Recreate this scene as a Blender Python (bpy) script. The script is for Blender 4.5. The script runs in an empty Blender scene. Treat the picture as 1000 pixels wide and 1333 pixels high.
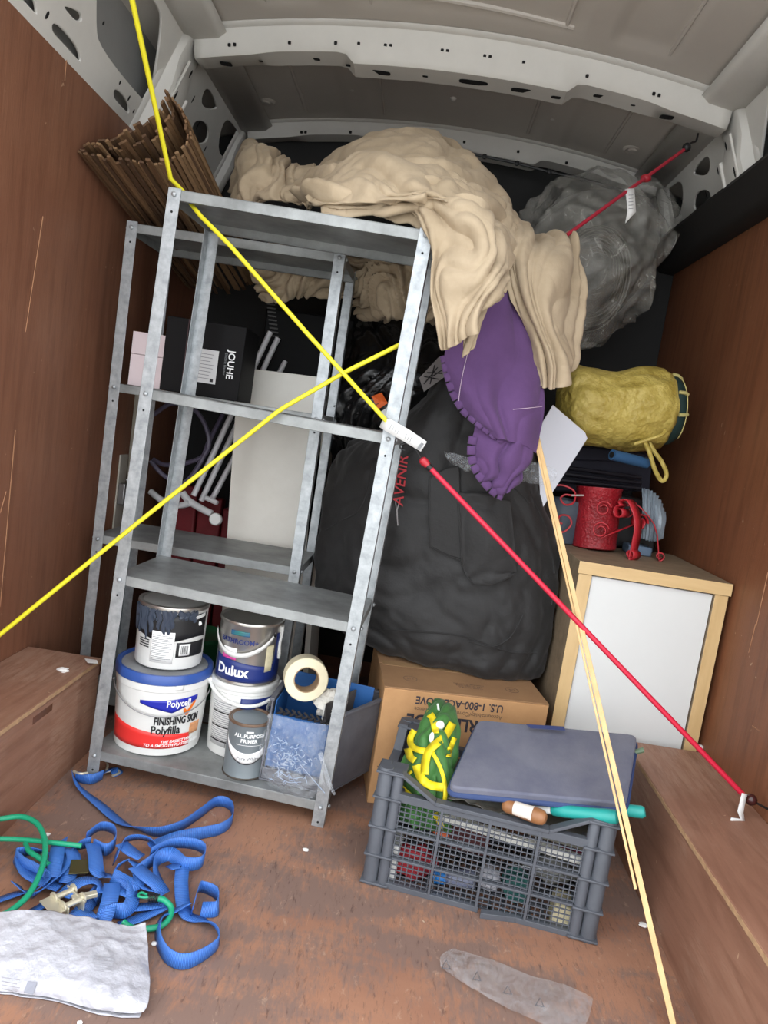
import bpy, bmesh, math, random
import numpy as np
from mathutils import Vector, Matrix, noise
random.seed(7)
SC = bpy.context.scene
COL = SC.collection
# ------------------------------------------------------------------ camera
F_PX = 940.0
VP = (547.0, 560.0)          # vanishing point of the van's length, in the 1000x1333 frame
ROLL = 8.5
CAMH = 0.97
_Y = Vector(((VP[0]-500)/F_PX, (VP[1]-666.5)/F_PX, 1.0)).normalized()
_t = math.radians(ROLL)
_r = Vector((math.cos(_t), math.sin(_t), 0)); _r = (_r - _Y*_r.dot(_Y)).normalized()
_d = _Y.cross(_r)
RW = Matrix((_r, _Y, -_d))                 # camera (x right, y down, z forward) -> world
CAM = Vector((0, 0, CAMH))
cd = bpy.data.cameras.new('camera'); cam = bpy.data.objects.new('camera', cd); COL.objects.link(cam)
cd.sensor_fit = 'VERTICAL'; cd.sensor_height = 36.0; cd.lens = 36.0*F_PX/1333.0
cd.clip_start = 0.02; cd.clip_end = 200
cam.matrix_world = Matrix.Translation(CAM) @ (RW @ Matrix(((1,0,0),(0,-1,0),(0,0,-1)))).to_4x4()
SC.camera = cam
# ------------------------------------------------------------------ world light: overcast daylight through the open rear doors
w = bpy.data.worlds.new('world'); SC.world = w; w.use_nodes = True
bg = w.node_tree.nodes['Background']; bg.inputs[0].default_value = (0.93, 0.96, 1.0, 1); bg.inputs[1].default_value = 1.0
SC.view_settings.view_transform = 'Standard'; SC.view_settings.look = 'None'
SC.view_settings.exposure = 1.95; SC.view_settings.gamma = 1.0; SC.view_settings.use_curve_mapping = False
SC.cycles.max_bounces = 10; SC.cycles.diffuse_bounces = 6; SC.cycles.transparent_max_bounces = 24

# ------------------------------------------------------------------ helpers: where things stand
def ray(px, py): return RW @ Vector(((px-500)/F_PX, (py-666.5)/F_PX, 1.0))
def P(px, py, Y): v = ray(px, py); return CAM + v*(Y/v.y)
def PZ(px, py, Z): v = ray(px, py); return CAM + v*((Z-CAMH)/v.z)
def PX(px, py, X): v = ray(px, py); return CAM + v*(X/v.x)
def PN(px, py, a, n): v = ray(px, py); return CAM + v*((a-CAM).dot(n)/v.dot(n))
def fbm(p, o=4): return noise.fractal(p, 1.0, 2.0, o, noise_basis='PERLIN_ORIGINAL')
V3 = Vector

# ------------------------------------------------------------------ helpers: materials
def srgb(c):
    if isinstance(c, str): c = tuple(int(c[i:i+2], 16) for i in (0, 2, 4))
    return tuple(((x/255)/12.92 if x/255 <= .04045 else ((x/255+.055)/1.055)**2.4) for x in c) + (1.0,)
MATS = {}
def mat(name, col, rough=.6, metal=0.0, var=None, bump=None, spec=.5, col2=None, stretch=None, alpha=None, emit=None, coat=0, sheen=0, trans=0):
    if name in MATS: return MATS[name]
    m = bpy.data.materials.new(name); m.use_nodes = True; MATS[name] = m
    nt = m.node_tree; N = nt.nodes; L = nt.links; b = N['Principled BSDF']
    b.inputs['Base Color'].default_value = srgb(col); b.inputs['Roughness'].default_value = rough
    b.inputs['Metallic'].default_value = metal; b.inputs['Specular IOR Level'].default_value = spec
    if coat: b.inputs['Coat Weight'].default_value = coat
    if sheen: b.inputs['Sheen Weight'].default_value = sheen
    if trans: b.inputs['Transmission Weight'].default_value = trans
    tc = N.new('ShaderNodeTexCoord'); mp = N.new('ShaderNodeMapping'); L.new(tc.outputs['Object'], mp.inputs[0])
    if stretch: mp.inputs['Scale'].default_value = stretch
    if var:
        sc, amt = var
        n = N.new('ShaderNodeTexNoise'); n.inputs['Scale'].default_value = sc; n.inputs['Detail'].default_value = 6; n.inputs['Roughness'].default_value = .65
        L.new(mp.outputs[0], n.inputs['Vector'])
        r = N.new('ShaderNodeMapRange'); r.inputs[1].default_value = .3; r.inputs[2].default_value = .7
        L.new(n.outputs['Fac'], r.inputs[0])
        x = N.new('ShaderNodeMix'); x.data_type = 'RGBA'
        c = srgb(col); c2 = srgb(col2) if col2 else tuple(v*(1-amt) for v in c[:3])+(1,)
        x.inputs['A'].default_value = c; x.inputs['B'].default_value = c2
        L.new(r.outputs[0], x.inputs['Factor']); L.new(x.outputs['Result'], b.inputs['Base Color'])
    if bump:
        n2 = N.new('ShaderNodeTexNoise'); n2.inputs['Scale'].default_value = bump[0]; n2.inputs['Detail'].default_value = 5
        L.new(mp.outputs[0], n2.inputs['Vector'])
        bp = N.new('ShaderNodeBump'); bp.inputs['Strength'].default_value = bump[1]; bp.inputs['Distance'].default_value = bump[2] if len(bump) > 2 else .01
        L.new(n2.outputs['Fac'], bp.inputs['Height']); L.new(bp.outputs[0], b.inputs['Normal'])
    return m

def film(name, tint, opac=.25, rough=.12, streak=40):
    """thin clear plastic: mostly see-through, glossy, milky on its creases"""
    m = bpy.data.materials.new(name); m.use_nodes = True; MATS[name] = m
    nt = m.node_tree; N = nt.nodes; L = nt.links; b = N['Principled BSDF']; out = N['Material Output']
    b.inputs['Base Color'].default_value = srgb(tint); b.inputs['Roughness'].default_value = rough; b.inputs['Specular IOR Level'].default_value = .9
    tr = N.new('ShaderNodeBsdfTransparent'); mx = N.new('ShaderNodeMixShader')
    tc = N.new('ShaderNodeTexCoord'); n = N.new('ShaderNodeTexNoise'); n.inputs['Scale'].default_value = streak; n.inputs['Detail'].default_value = 8; n.inputs['Roughness'].default_value = .7; n.inputs['Distortion'].default_value = 1.6
    L.new(tc.outputs['Object'], n.inputs['Vector'])
    r = N.new('ShaderNodeMapRange'); r.inputs[1].default_value = .40; r.inputs[2].default_value = .80; r.inputs[3].default_value = opac*.6; r.inputs[4].default_value = min(1, opac*1.8)
    L.new(n.outputs['Fac'], r.inputs[0]); L.new(r.outputs[0], mx.inputs[0])
    bp = N.new('ShaderNodeBump'); bp.inputs['Strength'].default_value = .9; bp.inputs['Distance'].default_value = .006
    L.new(n.outputs['Fac'], bp.inputs['Height']); L.new(bp.outputs[0], b.inputs['Normal'])
    L.new(tr.outputs[0], mx.inputs[1]); L.new(b.outputs[0], mx.inputs[2]); L.new(mx.outputs[0], out.inputs[0])
    return m

def plywood(name, base, dark, pale, grain, wear, chips=.0, axis='Z', rough=.55):
    """brown film-faced plywood: long grain, worn patches, small pale chips"""
    m = bpy.data.materials.new(name); m.use_nodes = True; MATS[name] = m
    nt = m.node_tree; N = nt.nodes; L = nt.links; b = N['Principled BSDF']
    b.inputs['Roughness'].default_value = rough; b.inputs['Specular IOR Level'].default_value = .3
    tc = N.new('ShaderNodeTexCoord')
    def nz(scale, st, det=6, dist=0, rg=.6):
        mp = N.new('ShaderNodeMapping'); mp.inputs['Scale'].default_value = st; L.new(tc.outputs['Object'], mp.inputs[0])
        n = N.new('ShaderNodeTexNoise'); n.inputs['Scale'].default_value = scale; n.inputs['Detail'].default_value = det; n.inputs['Distortion'].default_value = dist; n.inputs['Roughness'].default_value = rg
        L.new(mp.outputs[0], n.inputs['Vector']); return n.outputs['Fac']
    def rng(s, a, c_, lo=0., hi=1.):
        r = N.new('ShaderNodeMapRange'); r.inputs[1].default_value = a; r.inputs[2].default_value = c_; r.inputs[3].default_value = lo; r.inputs[4].default_value = hi
        L.new(s, r.inputs[0]); return r.outputs[0]
    def mix(f, A, B):
        x = N.new('ShaderNodeMix'); x.data_type = 'RGBA'
        L.new(f, x.inputs['Factor'])
        for s, k in ((A, 'A'), (B, 'B')):
            if isinstance(s, tuple): x.inputs[k].default_value = s
            else: L.new(s, x.inputs[k])
        return x.outputs['Result']
    def mul(a, c_):
        q = N.new('ShaderNodeMath'); q.operation = 'MULTIPLY'; L.new(a, q.inputs[0])
        if isinstance(c_, float): q.inputs[1].default_value = c_
        else: L.new(c_, q.inputs[1])
        return q.outputs[0]
    st = {'Z': (14, 14, 1.2), 'Y': (9, 1.1, 9), 'X': (1.1, 14, 9)}[axis]
    c = mix(rng(nz(2.2, (1, 1, 1), 3), .35, .65), srgb(base), srgb(grain))
    c = mix(rng(nz(3.0, st, 7, .6), .45, .72, 0, .75), c, srgb(dark))
    wearmask = mul(rng(nz(3.1, (1, 1, 1), 5, .4), .46, .62), rng(nz(9, st, 8, .3, .75), .42, .58))
    c = mix(mul(wearmask, wear), c, srgb(pale))
    if chips:
        c = mix(rng(nz(60, (1, 1, .7), 2, .5), .74, .76, 0, chips), c, srgb((196, 165, 135)))
        c = mix(rng(nz(26, st, 3, 1.), .76, .79, 0, chips*.5), c, srgb((60, 36, 24)))
    L.new(c, b.inputs['Base Color'])
    bp = N.new('ShaderNodeBump'); bp.inputs['Strength'].default_value = .25; bp.inputs['Distance'].default_value = .003
    L.new(nz(12, st, 8), bp.inputs['Height']); L.new(bp.outputs[0], b.inputs['Normal'])
    return m

def floor_mat(name):
    """worn film-faced plywood: orange brown, rubbed to grey brown in broad bands, fine slanting scuffs, pale chips"""
    m = bpy.data.materials.new(name); m.use_nodes = True; MATS[name] = m
    nt = m.node_tree; N = nt.nodes; L = nt.links; b = N['Principled BSDF']
    b.inputs['Roughness'].default_value = .6; b.inputs['Specular IOR Level'].default_value = .3
    tc = N.new('ShaderNodeTexCoord')
    def nz(scale, st, det=6, dist=0, rg=.6, rot=0, off=0):
        mp = N.new('ShaderNodeMapping'); mp.inputs['Scale'].default_value = st; mp.inputs['Rotation'].default_value = (0, 0, rot); mp.inputs['Location'].default_value = (off, off, 0)
        L.new(tc.outputs['Object'], mp.inputs[0])
        n = N.new('ShaderNodeTexNoise'); n.inputs['Scale'].default_value = scale; n.inputs['Detail'].default_value = det; n.inputs['Distortion'].default_value = dist; n.inputs['Roughness'].default_value = rg
        L.new(mp.outputs[0], n.inputs['Vector']); return n.outputs['Fac']
    def rng(s, a, c_, lo=0., hi=1.):
        r = N.new('ShaderNodeMapRange'); r.inputs[1].default_value = a; r.inputs[2].default_value = c_; r.inputs[3].default_value = lo; r.inputs[4].default_value = hi
        L.new(s, r.inputs[0]); return r.outputs[0]
    def mix(f, A, B):
        x = N.new('ShaderNodeMix'); x.data_type = 'RGBA'; L.new(f, x.inputs['Factor'])
        for s, k in ((A, 'A'), (B, 'B')):
            if isinstance(s, tuple): x.inputs[k].default_value = s
            else: L.new(s, x.inputs[k])
        return x.outputs['Result']
    def math_(op, a, c_):
        q = N.new('ShaderNodeMath'); q.operation = op
        for k, s in enumerate((a, c_)):
            if isinstance(s, float): q.inputs[k].default_value = s
            else: L.new(s, q.inputs[k])
        return q.outputs[0]
    c = mix(rng(nz(3.5, (1, 1.6, 1), 5), .35, .65), srgb((160,118,94)), srgb((144,104,84)))
    fine = nz(42, (1.9, .55, 1), 8, .5, .75, .5)
    band = nz(2.6, (.8, 2.4, 1), 4, .5, .55)
    worn = math_('ADD', math_('MULTIPLY', band, .62), math_('MULTIPLY', fine, .38))
    c = mix(rng(worn, .455, .535, 0, .85), c, srgb((120,100,92)))
    scuff = nz(60, (2.4, .5, 1), 8, .4, .7, .55, 3.1)
    c = mix(rng(scuff, .56, .68, 0, .7), c, srgb((84,64,56)))
    c = mix(rng(nz(46, (1.2, .7, 1), 6, .3, .7, .5, 7.7), .60, .72, 0, .55), c, srgb((186,158,134)))
    c = mix(rng(nz(34, (1, 1, 1), 3, 1., .6, 0, 1.3), .74, .77, 0, .8), c, srgb((206,186,160)))
    c = mix(rng(nz(7, (14, .35, 1), 4, .6, .6, .3, 5.0), .70, .73, 0, .5), c, srgb((196,160,128)))
    L.new(c, b.inputs['Base Color'])
    bp = N.new('ShaderNodeBump'); bp.inputs['Strength'].default_value = .35; bp.inputs['Distance'].default_value = .002
    L.new(fine, bp.inputs['Height']); L.new(bp.outputs[0], b.inputs['Normal'])
    return m

# ------------------------------------------------------------------ helpers: meshes
class MB:
    def __init__(s): s.v = []; s.f = []
    def add(s, vs, fs):
        o = len(s.v); s.v += [Vector(q) for q in vs]; s.f += [tuple(i+o for i in f) for f in fs]; return s
    def box(s, a, b, M=None):
        (x0, y0, z0), (x1, y1, z1) = a, b
        vs = [Vector(q) for q in ((x0,y0,z0),(x1,y0,z0),(x1,y1,z0),(x0,y1,z0),(x0,y0,z1),(x1,y0,z1),(x1,y1,z1),(x0,y1,z1))]
        if M: vs = [M @ q for q in vs]
        return s.add(vs, [(0,3,2,1),(4,5,6,7),(0,1,5,4),(1,2,6,5),(2,3,7,6),(3,0,4,7)])
    def hexa(s, q):                       # 8 corners: bottom 4 then top 4
        return s.add(q, [(0,3,2,1),(4,5,6,7),(0,1,5,4),(1,2,6,5),(2,3,7,6),(3,0,4,7)])
    def tube(s, pts, r, n=8, caps=True, closed=False):
        pts = [Vector(p) for p in pts]; m = len(pts); rr = r if isinstance(r, (list, tuple)) else [r]*m
        vs = []; fs = []; up = None
        for i, p in enumerate(pts):
            if closed: t = pts[(i+1) % m]-pts[i-1]
            else: t = pts[min(i+1, m-1)]-pts[max(i-1, 0)]
            t = t.normalized() if t.length > 1e-9 else Vector((0,0,1))
            if up is None: up = t.orthogonal().normalized()
            up = (up - t*up.dot(t)); up = up.normalized() if up.length > 1e-6 else t.orthogonal().normalized()
            sd = t.cross(up)
            for k in range(n):
                a = 2*math.pi*k/n; vs.append(p+(up*math.cos(a)+sd*math.sin(a))*rr[i])
        for i in range(m if closed else m-1):
            j = (i+1) % m
            for k in range(n): fs.append((i*n+k, i*n+(k+1) % n, j*n+(k+1) % n, j*n+k))
        if caps and not closed: fs.append(tuple(range(n))[::-1]); fs.append(tuple((m-1)*n+k for k in range(n)))
        return s.add(vs, fs)
    def lathe(s, prof, c=(0,0,0), n=40, M=None, caps=True):
        vs = []; fs = []; c = Vector(c); m = len(prof)
        for r, z in prof:
            for k in range(n):
                a = 2*math.pi*k/n; q = Vector((r*math.cos(a), r*math.sin(a), z)); vs.append((M @ q if M else q)+c)
        for i in range(m-1):
            for k in range(n): fs.append((i*n+k, i*n+(k+1) % n, (i+1)*n+(k+1) % n, (i+1)*n+k))
        if caps: fs.append(tuple(range(n))[::-1]); fs.append(tuple((m-1)*n+k for k in range(n)))
        return s.add(vs, fs)
    def grid(s, g, close_u=False):
        nv = len(g); nu = len(g[0]); vs = [q for row in g for q in row]; fs = []
        for j in range(nv-1):
            for i in range(nu if close_u else nu-1):
                fs.append((j*nu+i, j*nu+(i+1) % nu, (j+1)*nu+(i+1) % nu, (j+1)*nu+i))
        return s.add(vs, fs)
    def prism(s, poly, off):              # planar polygon pushed along off
        n = len(poly); poly = [Vector(p) for p in poly]; off = Vector(off)
        return s.add(poly+[p+off for p in poly], [tuple(range(n))[::-1], tuple(range(n, 2*n))]+[(i, (i+1) % n, n+(i+1) % n, n+i) for i in range(n)])
    def sphere(s, c, r, n=10, sc=(1,1,1)):
        c = Vector(c); g = []
        for j in range(n//2+1):
            th = math.pi*j/(n//2); g.append([c+Vector((sc[0]*r*math.sin(th)*math.cos(2*math.pi*i/n), sc[1]*r*math.sin(th)*math.sin(2*math.pi*i/n), sc[2]*r*math.cos(th))) for i in range(n)])
        return s.grid(g, True)

INV = {}            # root object -> inverse matrix for parts given in world coordinates
def props(o, label=None, cat=None, group=None, kind=None):
    for k, v in (('label', label), ('category', cat), ('group', group), ('kind', kind)):
        if v: o[k] = v
    return o
def thing(name, label, cat, loc=(0,0,0), M=None, group=None, local=False, kind=None):
    o = bpy.data.objects.new(name, None); COL.objects.link(o); o.empty_display_size = .05
    m = M if M else Matrix.Translation(Vector(loc)); o.matrix_world = m
    INV[o.name] = None if local else m.inverted()
    return props(o, label, cat, group, kind)
def part(name, mb, m, parent=None, smooth=40, bevel=0, solid=0, sub=0, label=None, cat=None, group=None, kind=None, offset=0):
    vs, fs = (mb.v, mb.f) if isinstance(mb, MB) else mb
    me = bpy.data.meshes.new(name)
    loc = None
    if parent is not None:
        iv = INV.get(parent.name)
        if iv is not None: vs = [iv @ Vector(q) for q in vs]
    else:
        xs = [q[0] for q in vs]; ys = [q[1] for q in vs]; zs = [q[2] for q in vs]
        loc = Vector(((min(xs)+max(xs))/2, (min(ys)+max(ys))/2, min(zs))); vs = [Vector(q)-loc for q in vs]
    me.from_pydata([tuple(q) for q in vs], [], [tuple(f) for f in fs]); me.validate(); me.update()
    o = bpy.data.objects.new(name, me); COL.objects.link(o)
    if parent is not None:
        o.parent = parent; INV[o.name] = INV.get(parent.name)
    else:
        o.location = loc; INV[o.name] = Matrix.Translation(-loc)
    if m: me.materials.append(m)
    if solid:
        q = o.modifiers.new('thickness', 'SOLIDIFY'); q.thickness = solid; q.offset = offset
    if bevel:
        q = o.modifiers.new('edge', 'BEVEL'); q.width = bevel; q.segments = 2; q.limit_method = 'ANGLE'; q.angle_limit = math.radians(40)
    if sub:
        q = o.modifiers.new('smooth', 'SUBSURF'); q.levels = sub; q.render_levels = sub
    if smooth:
        me.shade_smooth()
        try: me.set_sharp_from_angle(angle=math.radians(smooth))
        except Exception: pass
    return props(o, label, cat, group, kind)
def copy_tree(o, parent=None):
    c = o.copy(); COL.objects.link(c); c.parent = parent; INV[c.name] = INV.get(o.name)
    for ch in list(o.children): copy_tree(ch, c)
    return c

def cr(p, t):                             # Catmull-Rom through a list of vectors, t in [0,1]
    n = len(p)-1; x = t*n; i = min(int(x), n-1); u = x-i
    a = p[max(i-1, 0)]; b = p[i]; c = p[i+1]; d = p[min(i+2, n)]
    return .5*((2*b)+(c-a)*u+(2*a-5*b+4*c-d)*u*u+(3*b-a-3*c+d)*u*u*u)
def curve(pts, n): pts = [Vector(p) for p in pts]; return [cr(pts, i/(n-1)) for i in range(n)]
def patch(rows, nu, nv, fold=None):
    """smooth cloth patch through rows of control points; fold(u,v,p) moves it along its normal"""
    rows = [[Vector(q) for q in r] for r in rows]
    cols = [[cr(r, i/(nu-1)) for i in range(nu)] for r in rows]
    g = [[cr([cols[k][i] for k in range(len(rows))], j/(nv-1)) for i in range(nu)] for j in range(nv)]
    if fold:
        h = [[None]*nu for _ in range(nv)]
        for j in range(nv):
            for i in range(nu):
                du = g[j][min(i+1, nu-1)]-g[j][max(i-1, 0)]; dv = g[min(j+1, nv-1)][i]-g[max(j-1, 0)][i]
                n = dv.cross(du); n = n.normalized() if n.length > 1e-9 else Vector((0,-1,0))
                h[j][i] = g[j][i]+n*fold(i/(nu-1), j/(nv-1), g[j][i])
        g = h
    return g
def ridge(p, s):                          # sharp-crested folds
    return 1-abs(noise.noise(p*s))*2
def plate(outline, holes, t, bev=0):
    """flat sheet with cut-outs: 2-D outlines -> (verts, faces), the sheet lies in XY"""
    cu = bpy.data.curves.new('tmp', 'CURVE'); cu.dimensions = '2D'; cu.fill_mode = 'BOTH'; cu.extrude = t/2; cu.bevel_depth = bev; cu.bevel_resolution = 1
    for ring in [outline]+holes:
        sp = cu.splines.new('POLY'); sp.points.add(len(ring)-1)
        for q, p in zip(sp.points, ring): q.co = (p[0], p[1], 0, 1)
        sp.use_cyclic_u = True
    return _grab(cu)
def _grab(cu):
    ob = bpy.data.objects.new('tmp', cu); COL.objects.link(ob); bpy.context.view_layer.update()
    me = bpy.data.meshes.new_from_object(ob.evaluated_get(bpy.context.evaluated_depsgraph_get()))
    vs = [q.co.copy() for q in me.vertices]; fs = [tuple(p.vertices) for p in me.polygons]
    bpy.data.objects.remove(ob); bpy.data.curves.remove(cu); bpy.data.meshes.remove(me)
    return vs, fs
def roundpoly(pts, k=2):                  # Chaikin corner rounding
    for _ in range(k):
        q = []
        for i in range(len(pts)):
            a = Vector(pts[i]); b = Vector(pts[(i+1) % len(pts)]); q += [a*.75+b*.25, a*.25+b*.75]
        pts = q
    return pts
def glyphs(s, size, bold=0, extr=.0003, align='CENTER', width=1.0, shear=0, line=1.0):
    cu = bpy.data.curves.new('tmp', 'FONT'); cu.body = s; cu.size = size; cu.align_x = align; cu.align_y = 'CENTER'
    cu.extrude = extr; cu.offset = bold; cu.resolution_u = 3; cu.shear = shear; cu.space_line = line
    vs, fs = _grab(cu)
    for q in vs: q.x *= width
    return vs, fs
def text_flat(name, s, size, m, parent, o, xd, yd, **kw):
    vs, fs = glyphs(s, size, **kw); xd = Vector(xd).normalized(); yd = Vector(yd).normalized(); zd = xd.cross(yd); o = Vector(o)
    return part(name, ([o+xd*q.x+yd*q.y+zd*q.z for q in vs], fs), m, parent, smooth=0)
def bend(vs, c, R, a0, z0, taper=0, lift=.0006):
    """wrap flat print around an upright tub; a0 measured from the -Y side, to the right"""
    out = []
    for q in vs:
        z = z0+q.y; r = R+taper*z+lift+q.z; a = a0+q.x/(R+taper*z)
        out.append(Vector((c[0]+r*math.sin(a), c[1]-r*math.cos(a), c[2]+z)))
    return out
def text_cyl(name, s, size, m, parent, c, R, a0, z0, taper=0, lift=.0008, **kw):
    vs, fs = glyphs(s, size, **kw); return part(name, (bend(vs, c, R, a0, z0, taper, lift), fs), m, parent, smooth=0)
def label_cyl(name, m, parent, c, R, a0, a1, zlo, zhi, taper=0, lift=.0004, n=24):
    """curved label; zlo / zhi may be functions of t in [0,1]"""
    f = lambda z, t: z(t) if callable(z) else z
    g = []
    for j in range(5):
        row = []
        for i in range(n+1):
            t = i/n; a = a0+(a1-a0)*t; z = f(zlo, t)+(f(zhi, t)-f(zlo, t))*j/4; r = R+taper*z+lift
            row.append(Vector((c[0]+r*math.sin(a), c[1]-r*math.cos(a), c[2]+z)))
        g.append(row)
    return part(name, MB().grid(g), m, parent, solid=.0003, offset=1)
# ================================================================== materials shared by the van
GALV = mat('galvanised_steel', (186,190,192), .42, .55, var=(38, .25), col2=(138,143,146), bump=(120, .03, .002))
GALVD = mat('galvanised_shelf', (162,165,164), .5, .45, var=(9, .2), col2=(118,120,119), bump=(60, .04, .002))
VAN = mat('van_primer_grey', (212,210,204), .5, 0, var=(5, .12), bump=(80, .03, .002))
ROOF = mat('van_roof_grey', (194,188,180), .6, 0, var=(3, .10))
SKIN = mat('van_outer_skin', (150,150,148), .5, 0, var=(3, .15))
HOLE = mat('dark_cavity', (16,16,17), .9)
BULK = mat('bulkhead_dark', (38,38,38), .85, var=(4, .3))
BLK = mat('black_plastic', (20,20,21), .5)
PLYW = plywood('plywood_wall', (124,82,62), (104,66,48), (146,108,86), (132,90,68), .25, .55, 'Z', .5)
PLYR = plywood('plywood_wall_dark', (122,76,52), (96,58,38), (142,100,74), (130,84,58), .25, .55, 'Z', .45)
PLYF = PLYW
PLYB = plywood('plywood_box', (136,98,80), (108,74,58), (168,138,118), (146,108,88), .5, .5, 'Y', .55)
PLYE = mat('plywood_edge', (186,150,112), .8, var=(60, .35), bump=(200, .3, .002))
CONC = mat('yard_concrete', (186,184,178), .9, var=(2, .2))
XL, XR, XM = -.94, .86, -.04
YB, Y0 = 2.88, .92            # bulkhead, rear door sill

# ------------------------------------------------------------------ the setting
part('ground', MB().box((-14,-16,-.64), (14,6,-.6)), CONC, label='grey concrete yard behind the van', kind='structure')
part('floor', MB().box((XL-.02,Y0,-.03), (XR+.02,YB+.03,0)), PLYF, bevel=.002, label='worn brown plywood floor of the van', kind='structure')
part('wall_left', MB().box((XL-.014,Y0,0), (XL,YB-.01,1.70)), PLYW, bevel=.001, label='brown plywood lining panel on the left', kind='structure')
part('wall_right', MB().box((XR,Y0,0), (XR+.014,YB-.01,1.76)), PLYR, bevel=.001, label='dark brown plywood lining panel on the right', kind='structure')
part('wall_back', MB().box((XL-.06,YB,0), (XR+.06,YB+.02,2.16)), BULK, label='dark bulkhead behind the load', kind='structure')
# outer skin behind the side frames
part('wall_outer_left', MB().hexa([(-1.06,Y0,0),(-1.04,Y0,0),(-1.04,YB,0),(-1.06,YB,0),(-.96,Y0,2.0),(-.94,Y0,2.0),(-.94,YB,2.0),(-.96,YB,2.0)]), SKIN, kind='structure', label='grey outer body skin on the left')
part('wall_outer_right', MB().hexa([(.96,Y0,0),(.98,Y0,0),(.98,YB,0),(.96,YB,0),(.86,Y0,2.0),(.88,Y0,2.0),(.88,YB,2.0),(.86,YB,2.0)]), SKIN, kind='structure', label='grey outer body skin on the right')
def roofz(x): return 2.075-.088*((x-XM)/.8)**2
g = []
for j in range(90):
    y = Y0+(YB-Y0)*j/89; row = []
    for i in range(121):
        x = XM-.95+1.9*i/120
        z = roofz(x)
        a = abs(x-XM)
        # stamped roof pads: flat fields between lengthwise swages, with rounded ends before each bow
        for yc0, yc1 in ((Y0-.5, 2.08), (2.36, 2.80)):
            ey = min(y-yc0, yc1-y)/.05; ey = max(0, min(1, ey))
            for c, hw in ((0, .30), (.47, .09)):
                ex = max(0, min(1, (hw-abs(a-c))/.02)); z += .010*(ex*ex*(3-2*ex))*(ey*ey*(3-2*ey))
        row.append(V3((x, y, z)))
    g.append(row)
part('ceiling', MB().grid(g), ROOF, solid=.004, offset=-1, label='grey painted steel roof of the van with pressed swages', kind='structure')

# ------------------------------------------------------------------ side frames above the lining (pressed steel with cut-outs)
SA = V3((XL, 0, 1.70)); SU = V3((.112, 0, .27)).normalized(); SN = V3((SU.z, 0, -SU.x))
def onside(px, py): q = PN(px, py, SA, SN); return (q.y, (q-SA).dot(SU))
big = [(128,-120),(122,30),(128,62),(186,133),(193,134),(197,124),(212,26),(204,4),(190,-12),(190,-120)]
holes_px = [big,
 [(12,-14),(40,-12),(47,8),(45,25),(38,21),(20,2)],
 [(66,27),(76,31),(96,54),(104,70),(104,83),(95,78),(72,56),(65,40)],
 [(76,3),(101,12),(106,20),(105,28),(97,29)],
 [(147,112),(160,122),(168,138),(167,149),(158,143),(145,127)],
 [(267,108),(281,130),(282,144),(258,139)],
 [(252,152),(273,161),(268,190),(246,182)],
 [(291,148),(309,168),(312,180),(312,225),(280,200)]]
PLYF = floor_mat('plywood_floor_worn'); bpy.data.objects['floor'].data.materials[0] = PLYF
outline = [(Y0,-.10),(YB,-.10),(YB,.31),(Y0,.31)]
hol = []
for i, h in enumerate(holes_px):
    q = [onside(*p) for p in h]
    q = [(max(Y0+.03, min(YB-.03, a)), max(.012, min(.285, b))) for a, b in q]
    hol.append([tuple(v) for v in roundpoly([V3((a, b, 0)) for a, b in q], 2)])
hol.append([(1.02,.06),(1.30,.06),(1.36,.10),(1.36,.25),(1.02,.25)])
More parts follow.
